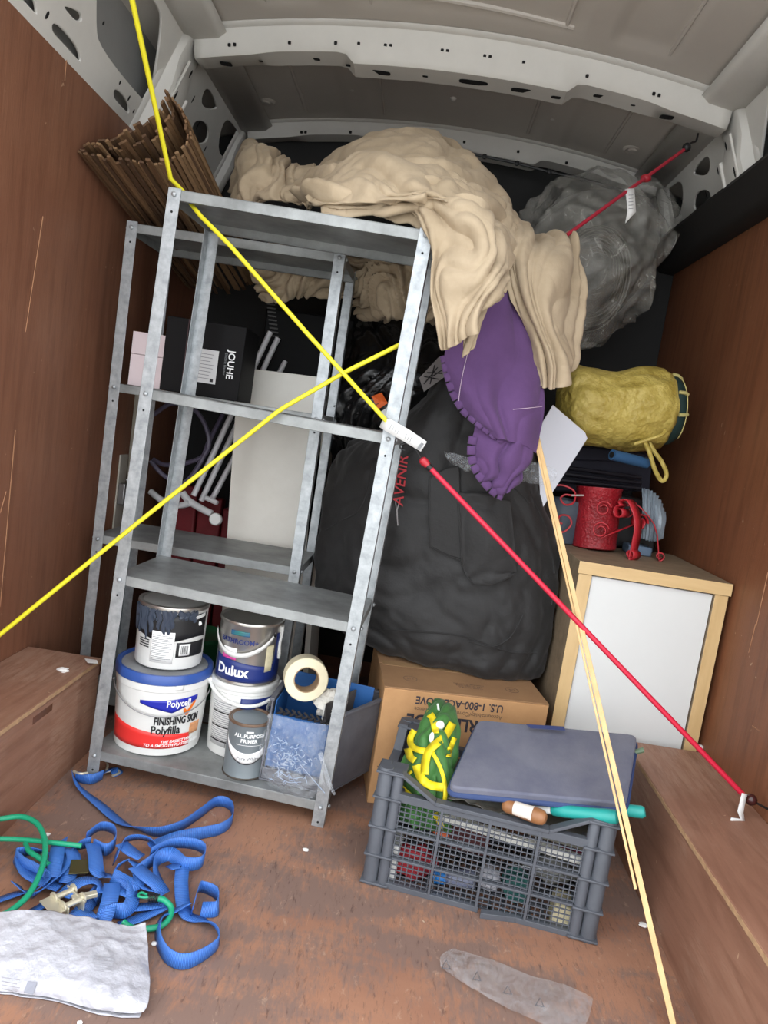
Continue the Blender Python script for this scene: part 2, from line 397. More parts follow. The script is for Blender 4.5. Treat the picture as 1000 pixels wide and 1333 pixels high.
def side_frame(mirror):
    if mirror:                               # the right frame starts above the black cover strip
        ol = [(Y0,.066),(YB,.066),(YB,.31),(Y0,.31)]; hl = []
        for h in hol:
            q = [(p_[0], max(.085, p_[1])) for p_ in h]; bs = [b for a, b in q]
            if max(bs)-min(bs) < .03: continue
            r_ = [q[0]]
            for p_ in q[1:]:
                if abs(p_[0]-r_[-1][0])+abs(p_[1]-r_[-1][1]) > .001: r_.append(p_)
            hl.append(r_)
        pv, pf = plate(ol, hl, .003, .0025)
    else: pv, pf = plate(outline, hol, .003, .0025)
    mb = MB()
    def W(y, s, d):   # along van, up the slope, towards the inside
        q = SA+SU*s+SN*d+V3((0, y, 0)); 
        return V3((2*XM-q.x, q.y, q.z)) if mirror else q
    mb.add([W(q.x, q.y, q.z) for q in pv], [f if not mirror else f[::-1] for f in pf])
    side = 'right' if mirror else 'left'
    o = part('trim_2' if mirror else 'trim_1', mb, VAN, smooth=30, kind='structure', label='pressed grey steel side frame with cut-outs above the %s panel' % side)
    # upright pillar with folded flanges, and the far corner post
    for y0, y1, d in ((2.14, 2.26, .045), (2.80, 2.86, .03)):
        m2 = MB()
        prof = [(y0-.035,.003),(y0-.006,.004),(y0+.004,d*.8),(y0+.02,d),(y1-.02,d),(y1-.004,d*.8),(y1+.006,.004),(y1+.03,.003)]
        gg = [[W(y, s, dd*(1 if k < 4 else .55 if k < 6 else 1)) for y, dd in prof] for k, s in enumerate((.05, .08, .12, .17, .23, .30) if mirror else (-.05, 0, .08, .16, .23, .30))]
        m2.grid(gg)
        part('pillar', m2, VAN, o, solid=.002, smooth=35)
    m2 = MB()                                   # raised bead on the pillar
    m2.tube([W(2.24, s, .047) for s in ((.12,.15,.19) if mirror else (.05, .10, .16))], .006, 8); m2.tube([W(2.155, s, .046) for s in ((.11,.18,.24) if mirror else (-.01, .10, .24))], .004, 6)
    part('bead', m2, VAN, o)
    for y, s, a, b in ((2.17,.14,.005,.016),(2.25,.02,.004,.014),(2.19,.22,.005,.012),(2.09,.03,.004,.006),(1.97,.055,.004,.006),(2.04,.045,.004,.008),(1.62,.03,.005,.009),(1.58,.075,.005,.011),(1.80,.12,.004,.005),(2.36,.20,.004,.013),(2.47,.16,.004,.014),(2.60,.13,.004,.013)):
        if mirror and s < .12: continue
        d = .047 if 2.13 < y < 2.27 else .0045
        m3 = MB(); n = 10
        m3.prism([W(y+a*math.cos(2*math.pi*k/n), s+b*math.sin(2*math.pi*k/n), d) for k in range(n)], (0,0,.0004))
        part('punched_hole', m3, HOLE, o, smooth=0)
    # roof rail folded over the top of the frame
    m4 = MB(); m4.grid([[W(y, .29, .0) for y in (Y0, YB)], [W(y, .30, .03) for y in (Y0, YB)], [W(y, .335, .085) for y in (Y0, YB)], [W(y, .36, .10) for y in (Y0, YB)]])
    part('roof_rail', m4, VAN, o, solid=.003)
    return o
side_frame(False); side_frame(True)
# black cover strip over the right lining panel
mb = MB()
ys_ = [float(v) for v in np.linspace(Y0, YB, 40)]
mb.grid([[V3((x_, y, z_+a_*math.sin(y*9+2*math.sin(y*5)))) for y in ys_] for x_, z_, a_ in ((XR-.001,1.690,0),(XR-.050,1.694,0),(XR-.064,1.705,.002),(XR-.078,1.745,.003),(XR-.094,1.782,.003),(XR-.088,1.796,.002),(XR-.020,1.800,0))])
part('trim_3', mb, mat('black_rubber', (30,27,25), .75, var=(8,.3)), solid=.006, kind='structure', label='black rubber cover strip along the top of the right panel')

# ------------------------------------------------------------------ roof bows
def bow(name, yc, x0, x1, label, drop, s=1.0):
    xs = np.linspace(x0, x1, 61); g = []
    for x in xs:
        a = abs(x-XM); t = min(1, max(0, (a-.52)/.10)); t = t*t*(3-2*t)
        t2 = min(1, max(0, (a-.30)/.04)); t2 = t2*t2*(3-2*t2)
        zt = roofz(x)-.004; zb = zt-(drop-.030*t2)*s-.006*t-.008
        zm = zt-.012-.008*t2
        prof = [(-.075, zt-.002), (-.05, zt-.006), (-.046, zm), (-.036, zb+.012), (-.026, zb), (.045, zb-.004+.01*t), (.055, zb+.01), (.06, zt-.006), (.09, zt-.002)]
        g.append([V3((x, yc+y*s, z)) for y, z in prof])
    o = part(name, MB().grid(g), VAN, solid=.002, smooth=35, kind='structure', label=label)
    return o, lambda x: (roofz(x), )
def slot(o, cx, cy, cz, a, b, up, m=HOLE):
    # elongated punched slot lying on a face: a along X, b along 'up'
    n = 14; up = Vector(up).normalized(); pts = []
    for k in range(n):
        t = 2*math.pi*k/n; ca, sa = math.cos(t), math.sin(t)
        pts.append(V3((cx, cy, cz))+V3((1,0,0))*a*(abs(ca)**.5*(1 if ca >= 0 else -1))+up*b*(abs(sa)**.5*(1 if sa >= 0 else -1)))
    nn = V3((1,0,0)).cross(up)
    part('punched_slot', MB().prism(pts, nn*.0006), m, o, smooth=0)
b1, _ = bow('trim_4', 2.20, -.80, .72, 'pressed steel roof bow with punched slots, nearest', .085)
for x in (-.70,-.685,-.53,-.40,-.335,-.26,-.245,-.10,-.085,.02,.035,.13,.31,.50,.515):
    a = abs(x-XM); zt = roofz(x); slot(b1, x, 2.158, zt-.052, .0045, .0045, (0,.012,-.05))
for x, a, b in ((-.72,.018,.012),(-.62,.006,.004),(-.46,.012,.007),(-.36,.013,.007),(-.27,.03,.012),(-.14,.008,.005),(0.0,.042,.013),(.14,.03,.012),(.24,.014,.008),(.36,.016,.008),(.46,.007,.004),(.56,.02,.012)):
    aa = abs(x-XM); t2 = min(1, max(0, (aa-.30)/.04)); t = min(1, max(0, (aa-.52)/.10))
    zb = roofz(x)-.004-(.085-.030*t2)-.006*t-.008
    slot(b1, x, 2.212, zb-.004, a, b, (0,1,0))
b2, _ = bow('trim_5', 2.825, -.80, .72, 'pressed steel roof bow along the top of the dark bulkhead', .075, .8)
for x in (-.60,-.585,-.42,-.30,-.15,.0,.2,.38): slot(b2, x, 2.790, roofz(x)-.045, .005, .005, (0,.01,-.05))
# black wiring loom clipped along the far bow
pts = [(-.12,2.765,1.985),(-.06,2.76,1.99),(.08,2.76,1.978),(.2,2.76,1.97),(.32,2.757,1.955),(.44,2.757,1.945),(.56,2.757,1.925),(.66,2.757,1.90)]
lm = thing('wiring_loom', 'thin black wiring loom clipped along the far roof bow', 'cable', (.2,2.757,1.9))
part('cable', MB().tube(curve([V3(p) for p in pts], 60), .0045, 6), BLK, lm)
for p in pts[1:-1]: part('clip', MB().sphere(V3(p)+V3((0,-.002,0)), .010, 8, (1,.7,1)), BLK, lm)
# pale push clips on the roof between the bows
CLIP = mat('clip_white', (205,203,198), .4)
for i, (px, py, wd) in enumerate(((458,117,'left of'),(590,130,'middle of'),(720,155,'right of'))):
    q = P(px, py, 2.55); q.z = roofz(q.x)
    v = ray(px, py); k = (roofz(q.x)-.002-CAMH)/v.z; q = CAM+v*k
    mb = MB().lathe([(.0115,0),(.0115,-.003),(.008,-.008),(.003,-.0095)], (q.x,q.y,roofz(q.x)+.004), 14)
    part('roof_clip', mb, CLIP, label='small pale push clip on the roof, %s three between the bows' % wd, cat='clip', group='roof push clips')
for i, (px, py, wd) in enumerate(((345,141,'left'),(822,207,'right'))):
    v = ray(px, py); k = (1.99-CAMH)/v.z; q = CAM+v*k
    mb = MB().lathe([(.035,.012),(.034,0),(.027,-.004),(.018,-.001),(.014,-.006),(.004,-.008)], (q.x,q.y,roofz(q.x)-.003), 20)
    part('roof_grommet', mb, ROOF, label='round grey pressed roof plug at the far %s corner' % wd, cat='plug')
# long bead of sealant where the roof pad ends
pts = [P(480,12,1.99), P(640,28,2.03), P(745,50,2.05)]
for p in pts: p.z = roofz(p.x)+.006
part('swage_bead', MB().tube(curve(pts, 40), .009, 8), ROOF, bpy.data.objects['ceiling'])
for xs_ in (-.58, -.30, .22, .50):
    part('swage_bead', MB().tube([V3((xs_, y_, roofz(xs_)+.004)) for y_ in (Y0, 1.5, 2.06)], .006, 6), ROOF, bpy.data.objects['ceiling'])
    part('swage_bead', MB().tube([V3((xs_, y_, roofz(xs_)+.004)) for y_ in (2.32, 2.5, 2.74)], .006, 6), ROOF, bpy.data.objects['ceiling'])

# ------------------------------------------------------------------ wheel arch boxes
def wheel_box(label, xi, xo, y1):
    s = 1 if xi > 0 else -1
    r = thing('wheel_arch_box', label, 'wheel box', ((xi+xo)/2, (Y0+y1)/2, 0))
    part('side_board', MB().box((min(xi, xi+s*.015), Y0, 0), (max(xi, xi+s*.015), y1, .24)), PLYB, r, bevel=.0015)
    part('end_board', MB().box((min(xi+s*.016, xo), y1-.015, 0), (max(xi+s*.016, xo), y1, .24)), PLYB, r, bevel=.0015)
    part('top_board', MB().box((min(xi-s*.002, xo), Y0, .2405), (max(xi-s*.002, xo), y1+.002, .2555)), PLYB, r, bevel=.0015)
    # raw splintered plywood edge along the top board
    pts = [V3((xi-s*.003, y, .249+.0015*noise.noise(V3((0, y*40, 0))))) for y in np.linspace(Y0, y1, 60)]
    mb = MB()
    for i in range(59):
        a, b = pts[i], pts[i+1]; h = .0045+.001*noise.noise(V3((3, i*.7, 0)))
        mb.hexa([a+V3((0,0,-h)), b+V3((0,0,-h)), b+V3((s*.004,0,-h)), a+V3((s*.004,0,-h)), a+V3((0,0,h)), b+V3((0,0,h)), b+V3((s*.004,0,h)), a+V3((s*.004,0,h))])
    part('raw_edge', mb, PLYE, r, label='pale splintered plywood edge')
    return r
wl = wheel_box('brown plywood wheel arch box along the left wall', -.742, XL+.001, 1.81)
wr = wheel_box('brown plywood wheel arch box along the right wall', .651, XR-.001, 1.83)
q = PX(55, 930, -.742)
mb = MB().hexa([V3((-.7425+.0006*k, q.y+dy, q.z+dz)) for dz0 in (0,) for k, dy, dz in ((0,-.04,-.008),(0,.045,-.008),(1,.045,-.008),(1,-.04,-.008),(0,-.04,.009),(0,.045,.009),(1,.045,.009),(1,-.04,.009))])
part('parcel_tape', mb, mat('brown_tape', (92,58,40), .25), wl, label='strip of brown tape')
# scratches on the left and right panels (raw wood showing)
SCR = mat('raw_scratch', (168,124,92), .8)
for wall, X, segs in (('wall_left', XL, [((56,282),(33,432),3.2),((20,560),(0,790),3.0),((87,72),(84,105),2.6),((8,640),(0,668),2)]),
                      ('wall_right', XR, [((1000,745),(985,815),2.6),((984,812),(975,850),1.6),((980,945),(990,952),2.5)])):
    o = bpy.data.objects[wall]
    for a, b, wpx in segs:
        A = PX(*a, X); B = PX(*b, X); s = .0012 if X < 0 else -.0012
        n = (B-A).cross(V3((1,0,0))).normalized()*wpx*.0007
        mb = MB().prism([A-n*.4, B-n*.15, B+n*.15, A+n], (s,0,0))
        part('scratch', mb, SCR, o, smooth=0)

# ------------------------------------------------------------------ steel shelving units
def shelving(label, M, levels, W_=.60, D_=.27, H_=1.40):
    r = thing('shelving_unit', label, 'shelf', M=M, local=True, group='galvanised shelving units')
    t = .0018; a = .030
    for ix in (0, 1):
        for iy in (0, 1):
            sx = 1 if ix == 0 else -1; sy = 1 if iy == 0 else -1
            x = ix*W_; y = iy*D_
            L = [(0,0),(a,0),(a,t),(t,t),(t,a),(0,a)]
            poly = [V3((x+sx*p[0], y+sy*p[1], 0)) for p in L]
            if sx*sy < 0: poly = poly[::-1]
            mb = MB().prism(poly, (0,0,H_))
            leg = part('leg', mb, GALV, r, smooth=20, bevel=.0005)
            for lz in levels:
                # bolt heads on both wings
                c = V3((x+sx*.015, y-sy*.002, lz-.012)); mb = MB()
                mb.lathe([(.0055,0),(.0055,.002),(.003,.0045),(.0005,.005)], c, 10, M=Matrix.Rotation(math.radians(90 if sy > 0 else -90), 4, 'X'))
                part('bolt', mb, GALV, leg)
                c = V3((x-sx*.002, y+sy*.015, lz-.012)); mb = MB()
                mb.lathe([(.0055,0),(.0055,.002),(.003,.0045),(.0005,.005)], c, 10, M=Matrix.Rotation(math.radians(-90 if sx > 0 else 90), 4, 'Y'))
                part('bolt', mb, GALV, leg)
            for lz in levels:                      # spare punched holes
                mb = MB().lathe([(.0028,0),(.0028,.0006)], V3((x+sx*.015, y-sy*.0001, lz-.05)), 8, M=Matrix.Rotation(math.radians(90 if sy > 0 else -90), 4, 'X'))
                part('bolt_hole', mb, HOLE, leg)
    for lz in levels:
        x0, x1, y0, y1 = .002, W_-.002, .0025, D_-.0025; l = .024
        prof_top = [(x0,y0),(x1,y0),(x1,y1),(x0,y1)]
        mb = MB().box((x0,y0,lz-.0015), (x1,y1,lz))
        mb.box((x0,y0,lz-l), (x1,y0+.0015,lz-.0014)); mb.box((x0,y1-.0015,lz-l), (x1,y1,lz-.0014))
        mb.box((x0,y0,lz-l), (x0+.0015,y1,lz-.0014)); mb.box((x1-.0015,y0,lz-l), (x1,y1,lz-.0014))
        mb.box((x0,y0,lz-l), (x1,y0+.009,lz-l+.0015)); mb.box((x0,y1-.009,lz-l), (x1,y1,lz-l+.0015))
        part('shelf', mb, GALVD, r, smooth=20, bevel=.0006)
    return r
FM = Matrix.Translation((-.684,1.655,.021)) @ Matrix.Rotation(math.radians(-3.0),4,'Z') @ Matrix.Rotation(math.radians(2.0),4,'Y')
FL = [.062,.508,.952,1.398]
shelving('galvanised steel shelving unit in front, loaded with paint tubs on its lowest shelf', FM, FL)
RM = Matrix.Translation((-.876,1.985,.0)) @ Matrix.Rotation(math.radians(-1.0),4,'Z') @ Matrix.Rotation(math.radians(.4),4,'Y')
RL = [.075,.545,.975,1.405]
shelving('galvanised steel shelving unit behind, holding boxes and a white board', RM, RL, H_=1.41)
def FS(x, y, lv): return FM @ V3((x, y, FL[lv]))      # a spot on a shelf of the front unit
def RS(x, y, lv): return RM @ V3((x, y, RL[lv]))
# ================================================================== tubs and cans on the lowest shelf
WHT = mat('white_plastic', (226,226,222), .35, var=(6, .08))
CREAM = mat('white_card', (222,221,214), .7, var=(5, .06))
BLUEL = mat('blue_lid', (52,86,160), .35, var=(12, .2))
NAVY = mat('navy_print', (26,44,110), .4)
BLUEP = mat('royal_print', (30,40,160), .4)
REDP = mat('red_print', (226,52,48), .4)
BLKP = mat('black_print', (26,26,28), .5)
GREYP = mat('grey_print', (120,122,124), .5)
WHTP = mat('white_print', (238,238,236), .5)
ORNG = mat('orange_print', (240,120,30), .4)
PINK = mat('pink_print', (205,70,150), .4)
TIN = mat('tin_plate', (196,192,186), .28, .85, var=(10, .15))
TIND = mat('dirty_tin', (92,84,76), .55, .5, var=(20, .4))
LIDD = mat('dark_lid', (72,66,62), .5, .3, var=(30, .35))
RUSTL = mat('brown_lid', (104,78,60), .55, .3, var=(30, .35), col2=(128,108,92))
PAINTS = mat('dried_paint', (62,70,84), .4, bump=(60,.4,.004))
GREYC = mat('primer_grey', (128,137,141), .35, .2, var=(6,.08))
R_ = math.radians
def bail(name, m, parent, c, R, z, sag, a0, a1, r=.0035, grip=None):
    """carrying handle hanging round the front of a tub"""
    pts = []
    for i in range(25):
        t = i/24; a = a0+(a1-a0)*t; zz = z-sag*math.sin(math.pi*t)
        pts.append(V3((c[0]+(R+.004)*math.sin(a), c[1]-(R+.004)*math.cos(a), c[2]+zz)))
    o = part(name, MB().tube(pts, r, 8), m, parent)
    for p in (pts[0], pts[-1]): part('pivot', MB().sphere(p, r*1.9, 8), m, o)
    return o

# --- big white filler tub with a blue lid
c = FS(.116, .132, 0); T = thing('filler_tub', 'big white plastic filler tub with blue lid and red band on the lowest shelf', 'tub', c)
tp = .045
part('body', MB().lathe([(.100,0),(.107,.003),(.108,.01),(.1155,.168),(.1175,.17),(.1185,.195),(.1165,.198)], c, 56), WHT, T)
part('lid', MB().lathe([(.1195,.188),(.1215,.190),(.1215,.208),(.118,.2125),(.112,.2125),(.108,.205),(.02,.2045)], c, 56), BLUEL, T)
part('lid_top', MB().lathe([(.1075,.2048),(.1075,.2062),(.02,.2068)], c, 48), mat('dusty_lid', (150,152,154), .8, var=(14,.3)), T)
kw = dict(R=.1080, taper=tp, c=c)
label_cyl('red_band', REDP, T, c, .108, R_(-58), R_(62), lambda t: .022, lambda t: .052+.026*(1-t)**1.3+.004, tp)
label_cyl('blue_flash', BLUEP, T, c, .108, R_(-8), R_(66), lambda t: .138-.022*min(1, t/.55) if t < .55 else .116+.028*(t-.55)/.45, lambda t: .146+.010*t, tp, .0009)
text_cyl('lettering', 'Polycell', .024, WHTP, T, c, .108, R_(40), .140, tp, .0016, bold=.0005, width=.85)
tk = MB().add(bend([V3((x*.9, y*.9, 0)) for x, y in ((0,.012),(.004,.019),(.012,.010),(.034,.036),(.040,.032),(.014,-.004),(.009,-.004))], c, .108, R_(46), .110, tp, .0024), [(0,1,2,5,6),(2,3,4,5)])
part('tick_mark', tk, ORNG, T, smooth=0)
text_cyl('lettering', 'FINISHING SKIM', .027, BLKP, T, c, .108, R_(42), .094, tp, .0012, bold=.0010, width=.62)
text_cyl('lettering', 'Polyfilla', .030, BLKP, T, c, .108, R_(27), .070, tp, .0013, bold=.0007, width=.78)
text_cyl('lettering', 'THE EASIEST WAY', .0105, WHTP, T, c, .108, R_(44), .040, tp, .0012, bold=.0002, shear=.2)
text_cyl('lettering', 'TO A SMOOTH PLASTER FINISH', .0105, WHTP, T, c, .108, R_(40), .030, tp, .0012, bold=.0002, shear=.2)
label_cyl('peach_picture', mat('peach_print', (226,160,110), .5, var=(60,.3)), T, c, .108, R_(60), R_(78), .050, .080, tp, .0008)
bail('handle', mat('wire_grey', (150,150,150), .4, .6), T, c, .1185, .165, .055, R_(-62), R_(105), .0016)
label_cyl('lid_tab', WHT, T, c, .1175, R_(32), R_(42), .176, .190, 0, .002, 6)

# --- paint-splashed can standing on the tub
c2 = c+V3((.004,.006,.2135)); T = thing('paint_can', 'black and white paint can with dried drips, standing on the filler tub', 'can', c2)
part('body', MB().lathe([(.080,0),(.083,.002),(.084,.006),(.0865,.150),(.088,.152),(.088,.156),(.086,.158)], c2, 48), WHT, T)
part('rim', MB().lathe([(.0885,.150),(.0895,.153),(.0885,.160),(.080,.161),(.076,.156),(.072,.150)], c2, 48, caps=False), TIN, T)
part('lid', MB().lathe([(.079,.150),(.077,.155),(.05,.154),(.01,.154)], c2, 40), LIDD, T)
label_cyl('black_band', BLKP, T, c2, .084, R_(-80), R_(85), lambda t: .078+.006*math.sin(9*t), .143, .018)
label_cyl('black_panel', BLKP, T, c2, .084, R_(28), R_(85), .034, .072, .018, .0005)
label_cyl('barcode_label', WHTP, T, c2, .084, R_(33), R_(52), .038, .068, .018, .0012)
for k in range(7):
    a = R_(36+1.9*k); label_cyl('bar', BLKP, T, c2, .084, a, a+R_(.7+.5*(k % 2)), .042, .064, .018, .0018, 2)
label_cyl('text_panel', WHTP, T, c2, .084, R_(-14), R_(24), .018, .098, .018, .0010)
for k in range(15): label_cyl('text_line', GREYP, T, c2, .084, R_(-12), R_(14+7*((k*5) % 3)/2), .024+.0045*k, .0252+.0045*k, .018, .0016, 8)
for k in range(4): label_cyl('text_line', BLKP, T, c2, .084, R_(-40), R_(-18), .052+.006*k, .0545+.006*k, .018, .0014, 8)
label_cyl('white_flash', WHTP, T, c2, .084, R_(46), R_(80), lambda t: .128+.006*t, lambda t: .136+.008*t, .018, .0012)
random.seed(3)
mb = MB()
for k in range(20):          # dried drips running down from the rim
    a = R_(-62+6.0*k+random.uniform(-2, 2)); L_ = random.choice((.03,.045,.05,.06,.07,.08)) if k < 14 else random.uniform(.01,.03); w_ = random.uniform(.004,.009)
    pts = []
    for i in range(8):
        z = .152-L_*i/7; r = .084+.018*z+.0012; aa = a+.03*math.sin(i*1.3+k)
        pts.append(V3((c2.x+r*math.sin(aa), c2.y-r*math.cos(aa), c2.z+z)))
    mb.tube(pts, [w_*(1-.35*i/7) if i < 7 else w_*.3 for i in range(8)], 6)
part('dried_drips', mb, PAINTS, T)
part('knob_print', MB().sphere((c2.x+.0878*math.sin(R_(66)), c2.y-.0878*math.cos(R_(66)), c2.z+.118), .006, 8, (1,.4,1)), WHTP, T)

# --- white tub with navy label, metal can on top of it
c = FS(.317, .184, 0); T = thing('paint_tub', 'white plastic paint tub with navy label under the metal paint can', 'tub', c)
part('body', MB().lathe([(.074,0),(.078,.003),(.079,.008),(.085,.172),(.087,.174),(.087,.186),(.085,.188)], c, 48), WHT, T)
part('lid', MB().lathe([(.088,.182),(.0895,.184),(.0895,.195),(.087,.198),(.01,.198)], c, 48), WHT, T)
label_cyl('navy_label', NAVY, T, c, .079, R_(8), R_(96), .092, .166, .036)
label_cyl('text_panel', mat('offwhite_print', (214,214,212), .6), T, c, .079, R_(-50), R_(2), .028, .158, .036, .0003)
for k in range(20):
    label_cyl('text_line', GREYP if k % 7 else BLKP, T, c, .079, R_(-46), R_(-6), .040+.0055*k, (.0412 if k % 7 else .0435)+.0055*k, .036, .0012, 8)
text_cyl('lettering', '10', .016, GREYP, T, c, .079, R_(-8), .032, .036, .0012)
part('round_badge', MB().lathe([(.017,0),(.017,.0012)], c+V3((.0855*math.sin(R_(68)), -.0855*math.cos(R_(68)), .135)), 20, M=Matrix.Rotation(R_(68),4,'Z') @ Matrix.Rotation(R_(90),4,'X')), WHTP, T)
text_cyl('lettering', '3in1', .015, NAVY, T, c, .0795, R_(68), .135, .036, .0052, bold=.0004)
bail('handle', WHT, T, c, .0885, .186, .036, R_(-62), R_(98), .0045)
c2 = c+V3((.000,-.004,.199)); T = thing('paint_can', 'shiny metal paint can with navy wave and white handle on the white tub', 'can', c2)
part('body', MB().lathe([(.079,0),(.081,.002),(.0805,.006),(.0805,.150),(.082,.152),(.082,.157)], c2, 48), TIN, T)
part('rim', MB().lathe([(.082,.152),(.0835,.156),(.082,.161),(.078,.161),(.076,.156)], c2, 48, caps=False), TIN, T)
part('lid', MB().lathe([(.077,.152),(.076,.157),(.05,.1565),(.01,.1565)], c2, 40), LIDD, T)
label_cyl('navy_wave', NAVY, T, c2, .0805, R_(-60), R_(98), .008, lambda t: .070-.028*t if t < .75 else .049+.30*(t-.75)**1.1)
text_cyl('lettering', 'Dulux', .036, WHTP, T, c2, .0805, R_(-17), .034, 0, .0012, bold=.0010)
label_cyl('picture_strip', mat('holo_print', (60,70,150), .3, var=(30,.6), col2=(40,120,110)), T, c2, .0805, R_(-26), R_(10), .128, .140)
text_cyl('lettering', 'BATHROOM+', .017, NAVY, T, c2, .0805, R_(-10), .112, 0, .001, bold=.0003)
label_cyl('pink_patch', PINK, T, c2, .0805, R_(-40), R_(-10), .064, .078, 0, .0007)
label_cyl('white_patch', WHTP, T, c2, .0805, R_(-40), R_(-10), .078, .094, 0, .0006)
g = label_cyl('note_sticker', mat('cream_sticker', (224,214,178), .7, var=(70,.25)), T, c2, .0805, R_(44), R_(60), lambda t: .036+.002*t, lambda t: .106, 0, .0014)
label_cyl('navy_drip', NAVY, T, c2, .0805, R_(66), R_(76), .035, .135, 0, .0008)
part('white_drip', MB().tube([V3((c2.x+.0825*math.sin(R_(79+2*math.sin(i))), c2.y-.0825*math.cos(R_(79+2*math.sin(i))), c2.z+.152-.011*i)) for i in range(9)], [.006,.0055,.005,.0045,.0045,.005,.006,.0065,.004], 7), WHT, T)
# flat plastic handle swung down at the front
g = []
for i in range(31):
    t = i/30; a = R_(-72)+R_(128)*t; z = .122-.050*math.sin(math.pi*t)**.8+.012*t
    if t < .06 or t > .94: pass
    r0 = .0845; hw = .0062
    g.append([V3((c2.x+r0*math.sin(a), c2.y-r0*math.cos(a), c2.z+z-hw)), V3((c2.x+(r0+.0015)*math.sin(a), c2.y-(r0+.0015)*math.cos(a), c2.z+z+hw))])
h = part('handle', MB().grid(g), WHT, T, solid=.0025)
part('pivot', MB().lathe([(.0045,0),(.0045,.003),(.001,.0035)], V3((c2.x+.086*math.sin(R_(55)), c2.y-.086*math.cos(R_(55)), c2.z+.134)), 12, M=Matrix.Rotation(R_(55),4,'Z') @ Matrix.Rotation(R_(90),4,'X')), BLKP, h)

# --- small grey primer tin
c = FS(.372, .068, 0); T = thing('primer_tin', 'small grey primer tin with brown lid at the front of the lowest shelf', 'tin', c)
part('body', MB().lathe([(.052,0),(.0535,.0015),(.052,.005),(.052,.134),(.0535,.136),(.0535,.140)], c, 44), GREYC, T)
part('rim', MB().lathe([(.0535,.136),(.0545,.138),(.0535,.143),(.050,.143),(.048,.139),(.044,.136)], c, 44, caps=False), RUSTL, T)
part('lid', MB().lathe([(.049,.136),(.047,.141),(.040,.1385),(.036,.137),(.034,.1395),(.01,.1395)], c, 36), RUSTL, T)
part('base_ring', MB().lathe([(.0525,0),(.0545,.001),(.0545,.003),(.0525,.0045)], c, 44, caps=False), TIND, T)
sw = lambda t: .052-.055*math.sin(math.pi*t)*.55+.042*abs(t-.5)
label_cyl('white_swoosh', WHTP, T, c, .052, R_(-62), R_(86), lambda t: .105-.062*math.sin(math.pi*t)**.6, lambda t: .107-.038*math.sin(math.pi*t)**.6)
label_cyl('black_line', BLKP, T, c, .052, R_(-62), R_(86), lambda t: .1025-.062*math.sin(math.pi*t)**.6, lambda t: .1048-.062*math.sin(math.pi*t)**.6, 0, .0006)
label_cyl('white_tag', WHTP, T, c, .052, R_(4), R_(24), .121, .125)
text_cyl('lettering', 'ALL PURPOSE\nPRIMER', .0125, WHTP, T, c, .052, R_(14), .106, 0, .0009, bold=.0003)
label_cyl('white_line', WHTP, T, c, .052, R_(-20), R_(52), .0885, .0895)
text_cyl('lettering', 'Pure White', .0115, GREYP, T, c, .052, R_(16), .055, 0, .0012)

# ================================================================== grey bin with a blue box, tape and clear bag at the right of the lowest shelf
def FX(x, y, z): return FM @ V3((x, y, FL[0]+z))
def fbox(mb, a, b): return mb.box(a, b, FM @ Matrix.Translation((0,0,FL[0])))
GBIN = mat('grey_bin', (104,106,112), .5, var=(10,.3), col2=(78,78,86))
BBOX = mat('blue_card', (32,88,150), .55, var=(8,.15))
T = thing('storage_bin', 'scuffed grey plastic bin sticking out beside the right leg of the front shelf', 'bin', FX(.55,.13,0))
x0, x1, y0, y1 = .418, .668, .038, .236
mb = MB(); mb.hexa([FX(*q) for q in ((x0,y0,.001),(.592,y0,.001),(.69,y1,.001),(x0,y1,.001),(x0,y0,.006),(.592,y0,.006),(.69,y1,.006),(x0,y1,.006))]); part('base', mb, GBIN, T, bevel=.001)
wallm = MB().hexa([FX(*q) for q in ((.588,y0,.007),(.592,y0,.007),(.690,y1,.007),(.686,y1,.007),(.594,y0,.205),(.598,y0,.205),(.698,y1,.205),(.694,y1,.205))])
part('side_wall', wallm, GBIN, T, bevel=.001)
for a, b in (((x0,y0,.007),(x0+.004,y1,.205)), ((x0+.005,y1-.004,.007),(x1+.018,y1,.205)), ((x0+.005,y0,.007),(x1-.085,y0+.004,.035))):
    mb = MB(); fbox(mb, a, b); part('side_wall', mb, GBIN, T, bevel=.001)
mb = MB()
mb.hexa([FX(*q) for q in ((.592,y0,.2055),(.602,y0,.2055),(.704,y1,.2055),(.692,y1,.2055),(.592,y0,.213),(.602,y0,.213),(.704,y1,.213),(.692,y1,.213))])
for a, b in (((x0-.006,y1-.006,.2055),(x1-.0065,y1+.004,.213)), ((x0-.006,y0,.2055),(x0+.006,y1-.0065,.213))): fbox(mb, a, b)
part('rim', mb, GBIN, T, bevel=.001)
T = thing('blue_box', 'open blue cardboard box standing in the grey bin', 'box', FX(.5,.12,0))
bx0, bx1, by0, by1 = .426, .590, .046, .19
for nm, a, b in (('front_panel',(bx0,by0,.037),(bx1,by0+.003,.172)), ('back_panel',(bx0,by1,.007),(bx1+.06,by1+.003,.235)), ('side_panel',(bx0,by0+.004,.007),(bx0+.003,by1-.001,.205)), ('side_panel',(bx1-.003,by0+.004,.007),(bx1,by1-.001,.200)), ('base_panel',(bx0+.004,by0+.004,.007),(bx1-.004,by1-.001,.010))):
    mb = MB(); fbox(mb, a, b); part(nm, mb, BBOX, T, bevel=.0008)
